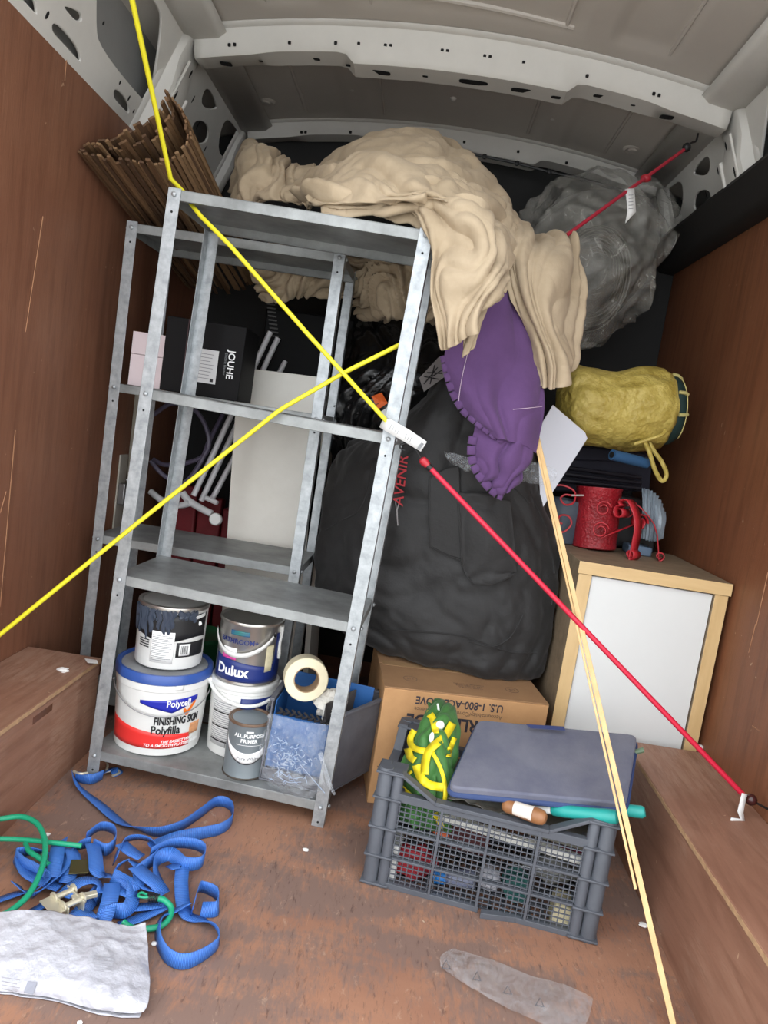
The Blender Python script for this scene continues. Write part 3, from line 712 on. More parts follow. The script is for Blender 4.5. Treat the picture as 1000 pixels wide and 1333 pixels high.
# divider card, pale edge
mb = MB().hexa([FX(.545,.070,.16), FX(.552,.070,.16), FX(.604,.175,.16), FX(.597,.175,.16), FX(.541,.068,.212), FX(.546,.068,.212), FX(.606,.178,.224), FX(.601,.178,.224)])
dc = part('divider_card', mb, mat('dark_card', (72,68,66), .8), label='dark card divider with a pale edge standing in the blue box', cat='card')
part('pale_edge', MB().tube([FX(.5435,.067,.16), FX(.5435,.067,.214)], .0022, 6), CREAM, dc)
T = thing('tape_roll', 'cream masking tape roll on edge on the blue box', 'tape', FX(.485,.12,.17))
ax = (P(395,880,1.7)-CAM).normalized(); tc = FX(.484,.092,.185); tc.z = P(393,881,tc.y).z
Mx = Matrix.Rotation(R_(84),4,'X'); Mx = Matrix.Rotation(R_(14),4,'Z') @ Mx
part('tape', MB().lathe([(.032,-.024),(.052,-.024),(.054,-.022),(.054,.022),(.052,.024),(.032,.024),(.032,-.024)], tc, 40, M=Mx, caps=False), mat('masking_tape', (226,216,184), .7, var=(40,.08)), T)
part('core', MB().lathe([(.0295,-.024),(.032,-.0242),(.032,.0242),(.0295,.024),(.0295,-.024)], tc, 36, M=Mx, caps=False), mat('card_core', (150,124,94), .8), T)
def crumple(c, r, n=14, sc=(1,1,1), amp=.35, fr=30, seed=0):
    mb = MB(); c = V3(c); g = []
    for j in range(n+1):
        th = math.pi*j/n; row = []
        for i in range(2*n):
            ph = math.pi*i/n; d = V3((math.sin(th)*math.cos(ph), math.sin(th)*math.sin(ph), math.cos(th)))
            k = 1+amp*noise.noise(d*2.2+V3((seed*7.3, 0, 0)))+amp*.6*ridge(d+V3((seed, seed, 0)), 3.1)*.5
            row.append(c+V3((d.x*sc[0], d.y*sc[1], d.z*sc[2]))*r*k)
        g.append(row)
    return mb.grid(g, True)
part('crumpled_paper', crumple(FX(.548,.118,.200), .034, 14, (1.0,.8,.9), .5, seed=4), mat('tissue_white', (228,224,214), .8, bump=(90,.6,.004)), label='crumpled white wrapping beside the tape roll', cat='paper', smooth=20)
mb = MB()
random.seed(11)
for k in range(9):
    x = .436+.0155*k; mb.tube(curve([FX(x,.041,.176), FX(x+.012,.038,.182+.006*random.random()), FX(x+.004,.043,.190), FX(x+.018,.045,.178)], 12), .0030, 6)
part('cord_tangle', mb, mat('black_cord', (30,29,32), .8), label='tangled black cord along the front rim of the blue box', cat='cord')
# clear bag hanging in front
rows = [[FX(.420,.030,.180), FX(.455,.024,.178), FX(.500,.026,.176), FX(.545,.022,.182), FX(.568,.028,.186)],
        [FX(.418,.030,.140), FX(.455,.006,.135), FX(.500,.008,.132), FX(.545,.004,.138), FX(.572,.026,.142)],
        [FX(.418,.028,.085), FX(.450,-.006,.080), FX(.500,-.016,.078), FX(.545,-.010,.082), FX(.574,-.006,.088)],
        [FX(.432,.024,.030), FX(.462,-.004,.030), FX(.505,-.012,.028), FX(.550,-.010,.030), FX(.588,-.006,.046)],
        [FX(.455,.026,.004), FX(.480,.012,.003), FX(.515,.008,.002), FX(.548,.012,.003), FX(.566,.020,.010)]]
def cf(u, v, p):
    d = math.hypot(u-.45, (v-.45))
    return .008*ridge(p, 26)+.010*math.exp(-d*d*5)*ridge(p, 60)
g = patch(rows, 60, 60, cf)
T = thing('clear_bag', 'crumpled clear plastic bag hanging in front of the blue box', 'bag', FX(.5,.02,.002))
film('clear_film', (222,228,234), .27, .1, 75)
part('film', MB().grid(g), film('bag_film', (226,232,238), .24, .1, 60), T)
random.seed(4)
cm = MB()                                   # milky creases crowding the middle of the bag
for k in range(120):
    x0c = random.gauss(.492,.024); z0c = random.gauss(.096,.030); a = random.uniform(0, 3.14); L_ = random.uniform(.006,.018)
    if not (.43 < x0c < .555 and .02 < z0c < .155): continue
    pts = [FX(x0c+math.cos(a+.5*t)*L_*t, -.0175+.014*abs(x0c-.492)/.05+.003*math.sin(5*t+k), z0c+math.sin(a+.5*t)*L_*t) for t in (-.5,-.2,.1,.3,.5)]
    cm.tube(pts, [.0003,.0009,.0012,.0008,.0003], 5)
for px_ in ([(.520,.090),(.555,.062),(.590,.034)],[(.470,.050),(.500,.040),(.530,.048)],[(.476,.060),(.505,.052),(.532,.060)]):
    cm.tube(curve([FX(x, -.015, z) for x, z in px_], 16), .0009, 5)
part('crease_lines', cm, mat('milky_crease', (150,170,196), .25, spec=.8), T, kind='stuff')
# tail of the bag caught round the leg
part('film_tail', MB().tube(curve([FX(.560,.004,.12), FX(.580,-.006,.085), FX(.600,-.008,.05), FX(.612,-.002,.03)], 14), [.006]*10+[.004]*4, 6), MATS['clear_film'], T)
# ================================================================== goods behind: rear shelving unit and the space behind it
T = thing('small_carton', 'small pinkish white carton on the rear shelving unit by the left wall', 'carton', RS(.075,.08,2))
PINKW = mat('pinkish_card', (206,190,192), .7)
mb = MB().box((.036,.035,.001), (.128,.130,.088), RM @ Matrix.Translation((0,0,RL[2]))); part('lower_half', mb, PINKW, T, bevel=.001)
mb = MB().box((.036,.035,.089), (.130,.131,.150), RM @ Matrix.Translation((0,0,RL[2]))); part('upper_half', mb, PINKW, T, bevel=.001)
# black carton with white label
T = thing('black_carton', 'black printed carton with a white label on the rear shelving unit', 'carton', RS(.27,.1,2))
BCARD = mat('black_card', (20,19,20), .6, spec=.15)
BM = RM @ Matrix.Translation((.13,.03,RL[2])) @ Matrix.Rotation(R_(2),4,'Z')
part('body', MB().box((0,0,.001),(.222,.17,.205), BM), BCARD, T, bevel=.0015)
part('seam', MB().box((.060,-.0005,.002),(.062,0,.2045), BM), mat('dark_red_print',(66,30,34),.5), T, smooth=0)
lab = part('paper_label', MB().box((.088,-.0012,.038),(.154,0,.130), BM), mat('label_grey',(206,206,206),.6), T, smooth=0)
for k in range(8): part('text_line', MB().box((.096,-.0018,.050+.0095*k),(.096+.05-.012*((k*3)%4)/3,-.0012,.0515+.0095*k), BM), GREYP, lab, smooth=0)
part('print_dot', MB().box((.138,-.0018,.043),(.147,-.0012,.052), BM), BLKP, lab, smooth=0)
Rb = BM.to_3x3()
text_flat('lettering', 'JOUHE', .026, WHTP, T, BM @ V3((.190,-.001,.098)), Rb @ V3((0,0,-1)), Rb @ V3((1,0,0)), bold=.0004)
text_flat('lettering', 'Electric Heater', .010, GREYP, T, BM @ V3((.175,-.001,.098)), Rb @ V3((0,0,-1)), Rb @ V3((1,0,0)))
# tall white board behind the rear unit
a = P(303,700,2.30); b = P(408,712,2.30)
PB = mat('melamine_white', (240,236,226), .35, var=(5,.05), col2=(228,223,212))
T = thing('white_board', 'tall white melamine board standing behind the rear shelving unit', 'board', (-.45,2.31,0))
part('board', MB().hexa([V3((-.535,2.285,0)),V3((-.275,2.285,0)),V3((-.275,2.303,0)),V3((-.535,2.303,0)),V3((-.600,2.30,1.082)),V3((-.345,2.30,1.088)),V3((-.345,2.318,1.088)),V3((-.600,2.318,1.082))]), PB, T, bevel=.001)
part('edge_strip', MB().hexa([V3((-.2745,2.286,0)),V3((-.2725,2.286,0)),V3((-.2725,2.303,0)),V3((-.2745,2.303,0)),V3((-.3445,2.30,1.088)),V3((-.3425,2.30,1.088)),V3((-.3425,2.318,1.088)),V3((-.3445,2.318,1.088))]), CREAM, T)
part('white_board', MB().hexa([V3((-.255,2.30,0)),V3((-.235,2.28,0)),V3((-.225,2.44,0)),V3((-.245,2.44,0)),V3((-.315,2.33,.95)),V3((-.297,2.31,.95)),V3((-.29,2.45,.95)),V3((-.308,2.45,.95))]), PB, label='narrow white board edge-on beside the tall white board', cat='board', bevel=.001)
# black cabinet heater with slots
T = thing('black_heater', 'tall black metal casing with vent slots behind the white board', 'heater', (-.42,2.5,0))
hx0 = P(338,470,2.465).x; hx1 = P(452,490,2.465).x
part('casing', MB().box((hx0,2.465,0), (hx1,2.74,1.30)), mat('black_metal',(15,15,16),.6, spec=.15), T, bevel=.006)
for k in range(9):
    q = P(352+k*.6, 396+k*5.2, 2.465); part('vent_slot', MB().box((q.x-.012,2.4620,q.z-.0022),(q.x+.016,2.4645,q.z+.0022)), mat('slot_grey',(70,68,66),.5), T, smooth=0)
# clothes airer: white tubes with a castor
AIR = mat('airer_white', (205,204,205), .4)
T = thing('clothes_airer', 'folded white tubular clothes airer behind the rear shelving unit', 'airer', (-.62,2.36,.55))
for (x0_, y0_), (x1_, y1_), YY in (((352,432),(252,645),2.36),((362,440),(262,652),2.385),((372,470),(276,650),2.41)):
    part('pole', MB().tube([P(x0_,y0_,YY+.06), P(x1_,y1_,YY)], .0095, 10), AIR, T)
part('foot', MB().tube(curve([P(238,642,2.37), P(246,652,2.36), P(262,662,2.345), P(276,669,2.34)], 14), .012, 10), AIR, T)
part('foot', MB().tube(curve([P(196,640,2.40), P(212,652,2.38), P(232,658,2.36), P(247,655,2.35)], 14), .011, 10), AIR, T)
part('castor', MB().lathe([(.006,-.012),(.018,-.012),(.021,-.008),(.021,.008),(.018,.012),(.006,.012)], P(281,676,2.33), 20, M=Matrix.Rotation(R_(80),4,'X')), WHT, T)
part('joint', MB().tube([P(268,648,2.35), P(283,655,2.34)], .008, 8), AIR, T)
# hose
mb = MB()
mb.tube(curve([P(200,540,2.38), P(225,525,2.37), P(255,535,2.36), P(271,565,2.35), P(268,590,2.35), P(245,602,2.36), P(215,605,2.38), P(200,598,2.4)], 60), .0075, 8)
mb.tube(curve([P(196,600,2.36), P(215,620,2.355), P(240,628,2.35), P(262,600,2.35), P(272,575,2.36), P(290,540,2.42)], 50), .0075, 8)
part('hose', mb, mat('grey_purple_hose', (84,78,96), .4), label='coiled grey purple hose hanging behind the rear shelving unit', cat='hose')
# dark red boards and a green tub low down
RDK = mat('dark_red', (120,26,34), .6, var=(10,.3))
T = thing('red_folding_seat', 'dark red folded fabric seat behind the paint tubs', 'seat', (-.6,2.45,0))
for k in range(3): part('panel', MB().hexa([V3((-.80+.09*k,2.45,0)),V3((-.715+.09*k,2.44,0)),V3((-.715+.09*k,2.51,0)),V3((-.80+.09*k,2.51,0)),V3((-.82+.09*k,2.48,.66-.03*k)),V3((-.735+.09*k,2.47,.66-.03*k)),V3((-.735+.09*k,2.53,.66-.03*k)),V3((-.82+.09*k,2.53,.66-.03*k))]), RDK, T, bevel=.006)
part('frame_bar', MB().tube([V3((-.50,2.385,0)), P(330,560,2.44)], .011, 8), RDK, T)
q = RS(.30,.13,0); part('green_tub', MB().lathe([(.07,0),(.085,.18),(.088,.185),(.085,.195),(.07,.19)], q, 32), mat('green_plastic',(22,96,58),.5), label='green plastic tub behind the paint cans on the rear unit', cat='tub')
# toggle latch plate on the left wall
T = thing('toggle_latch', 'steel toggle latch on a pale plate on the left wall', 'latch', PX(155,640,XL))
q0 = PX(153,592,XL); q1 = PX(150,690,XL)
part('plate', MB().box((XL,q1.y-.03,q1.z),(XL+.006,q1.y+.03,q0.z)), mat('pale_plate',(178,172,160),.6,var=(20,.2)), T, bevel=.002)
zc = (q0.z+q1.z)/2
part('catch', MB().box((XL+.0065,q1.y-.03,zc-.035),(XL+.03,q1.y+.006,zc+.035)), mat('steel',(150,150,150),.3,.8), T, bevel=.004)
part('wire_loop', MB().tube(curve([V3((XL+.03,q1.y-.028,zc-.04)), V3((XL+.045,q1.y-.03,zc-.02)), V3((XL+.045,q1.y-.03,zc+.03)), V3((XL+.03,q1.y-.028,zc+.05))], 16), .004, 8), MATS['steel'], T)
# pale post on the wall by the latch
part('wall_batten', MB().box((XL+.001,2.345,0),(XL+.028,2.375,1.05)), mat('pale_plate2',(150,142,128),.7,var=(12,.2)), label='pale upright batten on the left wall beside the latch', cat='batten', bevel=.002)

# ================================================================== rolled willow screen lying over the rear unit
SLAT = [mat('willow_%d' % i, c_, .75, var=(30,.35), stretch=(8,1,8), bump=(70,.4,.003)) for i, c_ in enumerate(((128,96,64),(110,80,52),(146,114,80),(92,66,44)))]
T = thing('willow_screen', 'half-rolled brown bark strip screen lying on the rear shelving unit', 'screen', (-.8,2.1,1.42))
random.seed(21)
YF = 1.83
lay1 = curve([P(*p, YF) for p in ((101,197),(122,203),(150,209),(190,212),(228,205),(246,184),(240,150),(216,117))], 200)
lay2 = curve([P(*p, YF) for p in ((104,187),(128,184),(150,178),(172,169),(192,158),(206,150),(214,135))], 200)
def slats(lay, n, y_end, slope, shrink):
    for k in range(n):
        t = (k+.5)/n; i = int(t*199); p = lay[i]; q = lay[min(i+3,199)]; d = (q-lay[max(i-3,0)]); d.y = 0; d.normalize(); nrm = V3((-d.z,0,d.x))
        w_ = random.uniform(.0085,.0125); th = .0026; y0_ = YF+random.uniform(-.022,.022); off = random.uniform(-.003,.003)
        jx = random.uniform(-.012,.012)
        a = p+nrm*off; a.y = y0_
        L_ = y_end+random.uniform(-.03,.03)-y0_
        b = a+V3((.10*L_*(1-t)+jx, L_, slope*L_))
        a.x = max(a.x, XL+.012); b.x = max(b.x, XL+.02)
        tilt = random.uniform(-.25,.25); dd = d*math.cos(tilt)+nrm*math.sin(tilt); nn = V3((-dd.z,0,dd.x))
        mb = MB().hexa([a-dd*w_*.5-nn*th, a+dd*w_*.5-nn*th, b+dd*w_*.5-nn*th, b-dd*w_*.5-nn*th, a-dd*w_*.5+nn*th, a+dd*w_*.5+nn*th, b+dd*w_*.5+nn*th, b-dd*w_*.5+nn*th])
        part('slat', mb, random.choice(SLAT), T, smooth=0)
slats(lay1, 54, 2.52, -.25, 1)
slats(lay2, 30, 2.45, -.22, 1)
lay3 = curve([P(*p, YF) for p in ((120,190),(150,192),(180,184),(206,172),(222,150),(220,128))], 200)
slats(lay3, 24, 2.40, -.20, 1)
# ================================================================== dust sheet, fleece, bags
PX_ = lambda rows: [[P(*q) for q in r] for r in rows]
def proj(p):
    q = RW.transposed() @ (Vector(p)-CAM); return (500+F_PX*q.x/q.z, 666.5+F_PX*q.y/q.z)
def surf(g, px, py, lift=.01):
    """nearest point of a built cloth surface on the line of sight, lifted towards the viewer"""
    best = None; bd = 1e9
    for row in g:
        for p in row:
            a, b = proj(p); d = (a-px)**2+(b-py)**2
            if d < bd-.5 or (d < bd+.5 and best is not None and p.y < best.y): bd = d; best = p
    return P(px, py, best.y-lift)
def weave(name, col, col2, scale=900, rough=.9, sheen=.3):
    m = mat(name, col, rough, var=(7, .2), col2=col2, sheen=sheen)
    nt = m.node_tree; N = nt.nodes; L = nt.links; b = N['Principled BSDF']
    tc = N.new('ShaderNodeTexCoord'); n = N.new('ShaderNodeTexNoise'); n.inputs['Scale'].default_value = 45; n.inputs['Detail'].default_value = 9; n.inputs['Roughness'].default_value = .72
    L.new(tc.outputs['Object'], n.inputs['Vector']); bp = N.new('ShaderNodeBump'); bp.inputs['Strength'].default_value = .45; bp.inputs['Distance'].default_value = .004
    L.new(n.outputs['Fac'], bp.inputs['Height']); L.new(bp.outputs[0], b.inputs['Normal'])
    return m
LINEN = weave('linen_cloth', (182,164,138), (160,142,116), sheen=.05)
PURP = weave('purple_fleece', (92,62,108), (78,50,92), sheen=.1)
BAGM = weave('black_nylon', (34,33,33), (25,24,24), rough=.65, sheen=.1)

def foldf(ax, ay, amp, freq, seed, crumple=.006, wob=.35):
    """long soft folds running across direction (ax, ay) of the patch, plus creases"""
    def f(u, v, p):
        t = ax*u+ay*v; s = -ay*u+ax*v
        w = wob*noise.noise(V3((u*2.3+seed, v*2.3, seed*1.7)))
        ph = (t+w)*freq
        a = 1.9*abs(math.sin(math.pi*ph))**.8-1+.5*(2*abs(math.sin(math.pi*ph*1.9+2*s+seed))**.9-1)
        amod = .45+.75*abs(noise.noise(V3((s*2.+seed*3, t*1.3, 1.5))))*2
        wp = p+V3((noise.noise(p*6), noise.noise(p*6+V3((9,1,4))), noise.noise(p*6+V3((2,7,7)))))*.05
        cr_ = abs(noise.noise((wp+V3((seed, 0, 0)))*11))*2.2-.5+(abs(noise.noise((wp+V3((0, seed, 2)))*26))*1.5-.35)*.5
        return amp*a*amod+crumple*cr_
    return f
G = {}
mb = MB()
def add(key, rows, nu, nv, f):
    g = patch(PX_(rows), nu, nv, f); G[key] = g; mb.grid(g)
# heap over the top shelf
add('heap', [[(398,262,2.30),(410,236,2.34),(452,214,2.32),(508,190,2.30),(548,182,2.26),(592,196,2.22),(634,232,2.16),(662,284,2.08)],
             [(392,252,2.16),(410,226,2.18),(455,198,2.16),(508,178,2.14),(550,176,2.12),(598,196,2.08),(640,240,2.0),(668,300,1.96)],
             [(386,252,2.00),(412,230,1.98),(455,210,1.95),(508,196,1.92),(556,196,1.90),(602,222,1.86),(642,262,1.84),(668,325,1.84)],
             [(392,262,1.86),(412,246,1.80),(455,232,1.77),(508,226,1.75),(556,232,1.73),(604,252,1.72),(642,292,1.72),(664,345,1.74)],
             [(398,268,1.76),(415,262,1.70),(455,262,1.67),(505,264,1.655),(552,268,1.65),(600,284,1.655),(636,318,1.67),(656,360,1.71)],
             [(404,268,1.74),(420,268,1.70),(455,274,1.675),(505,282,1.67),(545,290,1.67),(590,304,1.68),(624,332,1.70),(645,365,1.73)]], 150, 120, foldf(.35,.94,.020,3.4,2.1,.010,.5))
# big curled fold lying on the heap
add('curl', [[(404,250,1.86),(440,222,1.86),(480,205,1.84),(530,212,1.80),(580,226,1.77),(622,258,1.76)],
             [(400,258,1.78),(436,232,1.75),(482,212,1.73),(535,222,1.69),(585,238,1.67),(628,272,1.68)],
             [(402,264,1.72),(440,250,1.68),(486,240,1.65),(535,250,1.62),(588,262,1.61),(632,290,1.63)],
             [(410,266,1.70),(446,266,1.66),(490,268,1.635),(520,262,1.62),(575,258,1.60),(622,270,1.60)]], 110, 70, foldf(.2,1,.012,1.8,5.3,.007,.6))
# flap hanging over the right end of the shelf
add('flap', [[(534,272,1.66),(552,262,1.63),(580,258,1.61),(612,262,1.60),(634,276,1.62),(648,300,1.68)],
             [(548,292,1.618),(572,284,1.600),(594,282,1.578),(618,284,1.565),(640,300,1.585),(658,325,1.65)],
             [(564,330,1.592),(582,322,1.585),(604,314,1.558),(626,316,1.550),(646,330,1.57),(662,350,1.63)],
             [(564,380,1.588),(582,374,1.575),(604,362,1.556),(628,358,1.540),(646,362,1.55),(657,372,1.60)],
             [(570,425,1.590),(586,420,1.575),(604,408,1.562),(624,396,1.550),(640,388,1.55),(652,378,1.59)],
             [(578,456,1.590),(590,452,1.578),(602,444,1.57),(616,430,1.565),(630,410,1.565),(645,388,1.59)]], 100, 110, foldf(.92,.35,.013,2.6,3.7,.006,.45))
# inner tail below the flap
add('tail', [[(600,395,1.63),(618,385,1.63),(640,378,1.64)], [(604,430,1.625),(618,424,1.62),(632,410,1.63)], [(604,466,1.625),(608,462,1.62),(616,450,1.625)]], 24, 24, foldf(1,0,.006,1.5,1.1,.003))
# long fall down the right
add('fall', [[(612,205,2.12),(640,236,2.08),(662,270,2.04),(684,304,2.04),(706,322,2.08)],
             [(628,240,1.94),(654,268,1.90),(682,300,1.88),(712,314,1.92),(744,304,1.98)],
             [(642,296,1.82),(664,312,1.80),(694,330,1.80),(726,336,1.84),(750,345,1.93)],
             [(658,350,1.78),(676,360,1.76),(702,376,1.765),(732,384,1.81),(755,396,1.90)],
             [(676,400,1.78),(692,412,1.755),(712,420,1.76),(734,430,1.80),(754,440,1.88)],
             [(694,450,1.80),(704,456,1.775),(720,460,1.78),(736,465,1.81),(746,470,1.87)],
             [(704,492,1.82),(710,502,1.80),(720,506,1.80),(730,498,1.82),(738,486,1.87)]], 110, 150, foldf(1,.12,.014,3.2,4.4,.006,.4))
# bunched end lying on the rear unit
add('bunch', [[(306,250,2.34),(314,205,2.36),(332,190,2.36),(358,206,2.36),(384,226,2.34),(412,218,2.32)],
              [(305,256,2.20),(312,198,2.20),(330,186,2.20),(356,204,2.18),(384,224,2.16),(410,222,2.16)],
              [(308,262,2.12),(320,220,2.08),(338,206,2.07),(360,222,2.06),(386,240,2.04),(408,240,2.02)],
              [(318,266,2.06),(330,248,2.02),(346,244,2.00),(368,250,1.985),(390,256,1.97),(408,258,1.95)],
              [(330,270,2.04),(340,264,2.01),(356,262,1.99),(374,264,1.975),(392,266,1.96),(410,268,1.94)]], 90, 80, foldf(.8,.6,.016,3.1,7.7,.010,.7))
# cloth sagging behind the units, seen under the top shelf
add('sag', [[(322,322,2.40),(350,318,2.37),(385,320,2.36),(420,325,2.36),(455,330,2.38)],
            [(326,345,2.37),(352,345,2.32),(385,345,2.30),(420,345,2.30),(455,345,2.33)],
            [(334,370,2.36),(356,372,2.31),(385,370,2.29),(420,368,2.29),(452,368,2.32)],
            [(344,390,2.37),(358,394,2.34),(385,388,2.33),(415,384,2.33),(448,384,2.36)]], 80, 60, foldf(.7,.7,.014,3.4,9.1,.010,.8))
add('sag2', [[(452,312,2.34),(480,310,2.27),(515,312,2.22),(545,318,2.20),(580,326,2.18)],
             [(454,340,2.30),(482,340,2.21),(515,342,2.15),(545,345,2.12),(585,352,2.10)],
             [(458,372,2.29),(484,376,2.19),(515,378,2.12),(545,382,2.10),(585,385,2.08)],
             [(466,398,2.31),(490,406,2.23),(515,408,2.17),(545,408,2.14),(580,405,2.12)],
             [(478,405,2.34),(495,412,2.30),(515,416,2.26),(545,416,2.22),(575,412,2.2)]], 110, 100, foldf(.6,.8,.022,3.6,6.2,.016,1.1))
part('dust_sheet', mb, LINEN, smooth=80, solid=.003, label='big crumpled beige linen dust sheet heaped over the shelving units', cat='dust sheet')

# --- purple fleece with cut fringe hanging below the sheet
T = thing('fleece_blanket', 'purple fleece blanket with a fringed edge hanging below the dust sheet', 'blanket', P(650,640,1.8))
rows = [[(612,345,1.80),(632,345,1.79),(655,345,1.79),(672,370,1.81),(688,400,1.84)],
        [(596,410,1.775),(622,410,1.765),(652,410,1.77),(680,425,1.79),(696,440,1.82)],
        [(580,462,1.765),(612,468,1.75),(648,470,1.755),(684,478,1.77),(704,488,1.81)],
        [(588,505,1.765),(616,515,1.745),(650,520,1.75),(684,525,1.765),(706,530,1.80)],
        [(610,540,1.765),(634,548,1.745),(658,552,1.75),(684,555,1.765),(702,562,1.80)],
        [(636,562,1.77),(650,570,1.75),(664,575,1.755),(682,580,1.77),(696,590,1.79)]]
g = patch(PX_(rows), 70, 80, foldf(.95,.25,.007,1.4,2.9,.002,.35)); G['fleece'] = g
part('upper_sheet', MB().grid(g), PURP, T, solid=.003, smooth=80)
rows = [[(622,545,1.785),(640,550,1.775),(660,545,1.77),(684,535,1.775),(706,520,1.80)],
        [(616,575,1.785),(636,578,1.77),(658,575,1.765),(680,570,1.77),(702,560,1.80)],
        [(618,602,1.785),(636,604,1.765),(656,604,1.76),(676,600,1.77),(694,590,1.79)],
        [(628,620,1.785),(642,624,1.77),(656,626,1.765),(670,620,1.77),(684,610,1.79)],
        [(644,638,1.785),(650,642,1.775),(657,643,1.77),(664,638,1.775),(672,628,1.79)]]
g2 = patch(PX_(rows), 60, 60, foldf(.9,.4,.010,1.9,5.9,.003,.5)); G['fleece2'] = g2
part('lower_tail', MB().grid(g2), PURP, T, solid=.003, smooth=80)
def fringe(pts, Y, n, L_, side):
    c_ = [(cr([V3((p[0], p[1], 0)) for p in pts], i/n)) for i in range(n+1)]
    for i in range(n):
        a, b = c_[i], c_[i+1]; d = (b-a); ln = d.length; d.normalize(); o = V3((d.y, -d.x, 0))*side
        a2 = a+d*ln*.06; b2 = b-d*ln*.06; bow_ = random.uniform(-2,2)
        rowsf = [[(a2.x-o.x*3,a2.y-o.y*3,Y),((a2.x+b2.x)/2-o.x*3,(a2.y+b2.y)/2-o.y*3,Y-.004),(b2.x-o.x*3,b2.y-o.y*3,Y)],
                 [(a2.x+o.x*L_*.6,a2.y+o.y*L_*.6,Y-.004),((a2.x+b2.x)/2+o.x*L_*.6+bow_,(a2.y+b2.y)/2+o.y*L_*.6,Y-.006),(b2.x+o.x*L_*.6,b2.y+o.y*L_*.6,Y-.004)],
                 [(a2.x+o.x*L_+d.x*.3,a2.y+o.y*L_+d.y*.3,Y-.001),((a2.x+b2.x)/2+o.x*L_,(a2.y+b2.y)/2+o.y*L_,Y-.004),(b2.x+o.x*L_-d.x*.3,b2.y+o.y*L_-d.y*.3,Y-.001)]]
        part('fringe_tab', MB().grid(patch(PX_(rowsf), 7, 7)), PURP, T, solid=.003, smooth=60)
random.seed(5)
fringe([(581,462),(585,484),(592,508),(604,530),(622,546),(640,560),(658,572)], 1.762, 12, 8, 1 if False else -1)
fringe([(619,568),(616,588),(620,606),(630,622),(644,638),(656,644)], 1.776, 8, 8, -1)
def thread(pts, lift=.006, m=None, r=.0007): 
    return part('stitch_thread', MB().tube(curve([P(*p) for p in pts], 30), r, 5), m or mat('pale_thread',(196,176,190),.8), T)
thread([(609,460,1.742),(604,480,1.738),(600,500,1.737),(597,522,1.742)]); thread([(668,533,1.735),(690,531,1.742),(706,529,1.775)])

# --- big black bag
rows = [[(462,578,2.22),(500,560,2.24),(548,520,2.24),(600,442,2.24),(648,468,2.24),(690,560,2.24),(704,610,2.22)],
        [(450,582,2.14),(495,566,2.06),(548,532,2.03),(600,478,2.02),(648,505,2.02),(688,580,2.06),(707,622,2.14)],
        [(432,610,2.12),(480,596,2.00),(540,580,1.965),(600,562,1.955),(652,580,1.96),(690,615,2.00),(712,650,2.12)],
        [(420,672,2.12),(472,662,1.99),(540,664,1.95),(600,668,1.935),(658,672,1.94),(700,682,1.98),(726,706,2.10)],
        [(412,742,2.12),(468,752,1.99),(540,762,1.95),(600,768,1.93),(660,776,1.935),(708,776,1.98),(733,778,2.10)],
        [(416,796,2.12),(470,815,2.00),(540,832,1.95),(600,846,1.93),(660,852,1.94),(706,842,1.98),(728,828,2.10)],
        [(440,815,2.12),(480,838,2.03),(540,862,1.985),(600,876,1.97),(655,886,1.975),(696,884,2.01),(712,862,2.10)],
        [(446,818,2.20),(485,842,2.20),(540,866,2.20),(600,880,2.20),(655,889,2.20),(694,886,2.20),(706,864,2.20)]]
g = patch(PX_(rows), 110, 130, foldf(.75,-.66,.008,3.3,8.4,.007,.6)); G['bag'] = g
for r in g:
    for q in r: q.z = max(q.z, .3225); q.x = min(q.x, .452)
T = thing('black_bag', 'big slumped black zipped bag sitting on the brown carton', 'bag', P(590,880,2.05))
part('body', MB().grid(g), BAGM, T, solid=.003, smooth=80)
b8 = [[q, V3((q.x*.98, 2.27, q.z))] for q in [r[0] for r in g]]
ring = [r[0] for r in g]+g[-1][1:]+[r[-1] for r in g[::-1]][1:]+g[0][::-1][1:-1]
cen = sum(ring, V3())/len(ring)
mb = MB(); n = len(ring); mb.add(ring+[cen+V3((0,.06,0))], [(i, (i+1) % n, n) for i in range(n)]); part('back', mb, BAGM, T)
def onbag(rows, lift, nu, nv, f=None):
    return patch([[surf(G['bag'], x, y, lift) for x, y in r] for r in rows], nu, nv, f)
fl = onbag([[(596,640),(630,642),(664,652)],[(600,690),(636,690),(670,700)],[(603,735),(640,738),(673,742)],[(617,760),(645,758),(672,746)]], .016, 26, 30, foldf(.5,.8,.003,2.1,1.3,.002))
o = part('pocket_flap', MB().grid(fl), BAGM, T, solid=.004, smooth=80)
edge = [r[0] for r in fl]+fl[-1][1:]; part('piping', MB().tube(edge, .0032, 6), BAGM, o)
fl = onbag([[(560,622),(580,610),(598,606)],[(560,665),(580,662),(600,662)],[(561,712),(580,722),(603,730)]], .009, 18, 24)
o = part('pocket_flap', MB().grid(fl), BAGM, T, solid=.004, smooth=80)
part('piping', MB().tube(fl[-1], .003, 6), BAGM, o); part('piping', MB().tube([r[0] for r in fl], .003, 6), BAGM, o)
for pts in ([(690,640),(712,690),(722,750),(716,800),(704,850)], [(478,818),(540,822),(600,828),(660,848),(700,850)], [(424,690),(440,680),(470,660),(486,600)], [(610,835),(640,842),(664,830),(682,800)], [(640,632),(668,636),(690,655)]):
    c_ = [surf(G['bag'], x.x, x.y, .003) for x in curve([V3((a, b, 0)) for a, b in pts], 26)]
    part('seam', MB().tube(c_, .0024, 6), BAGM, T)
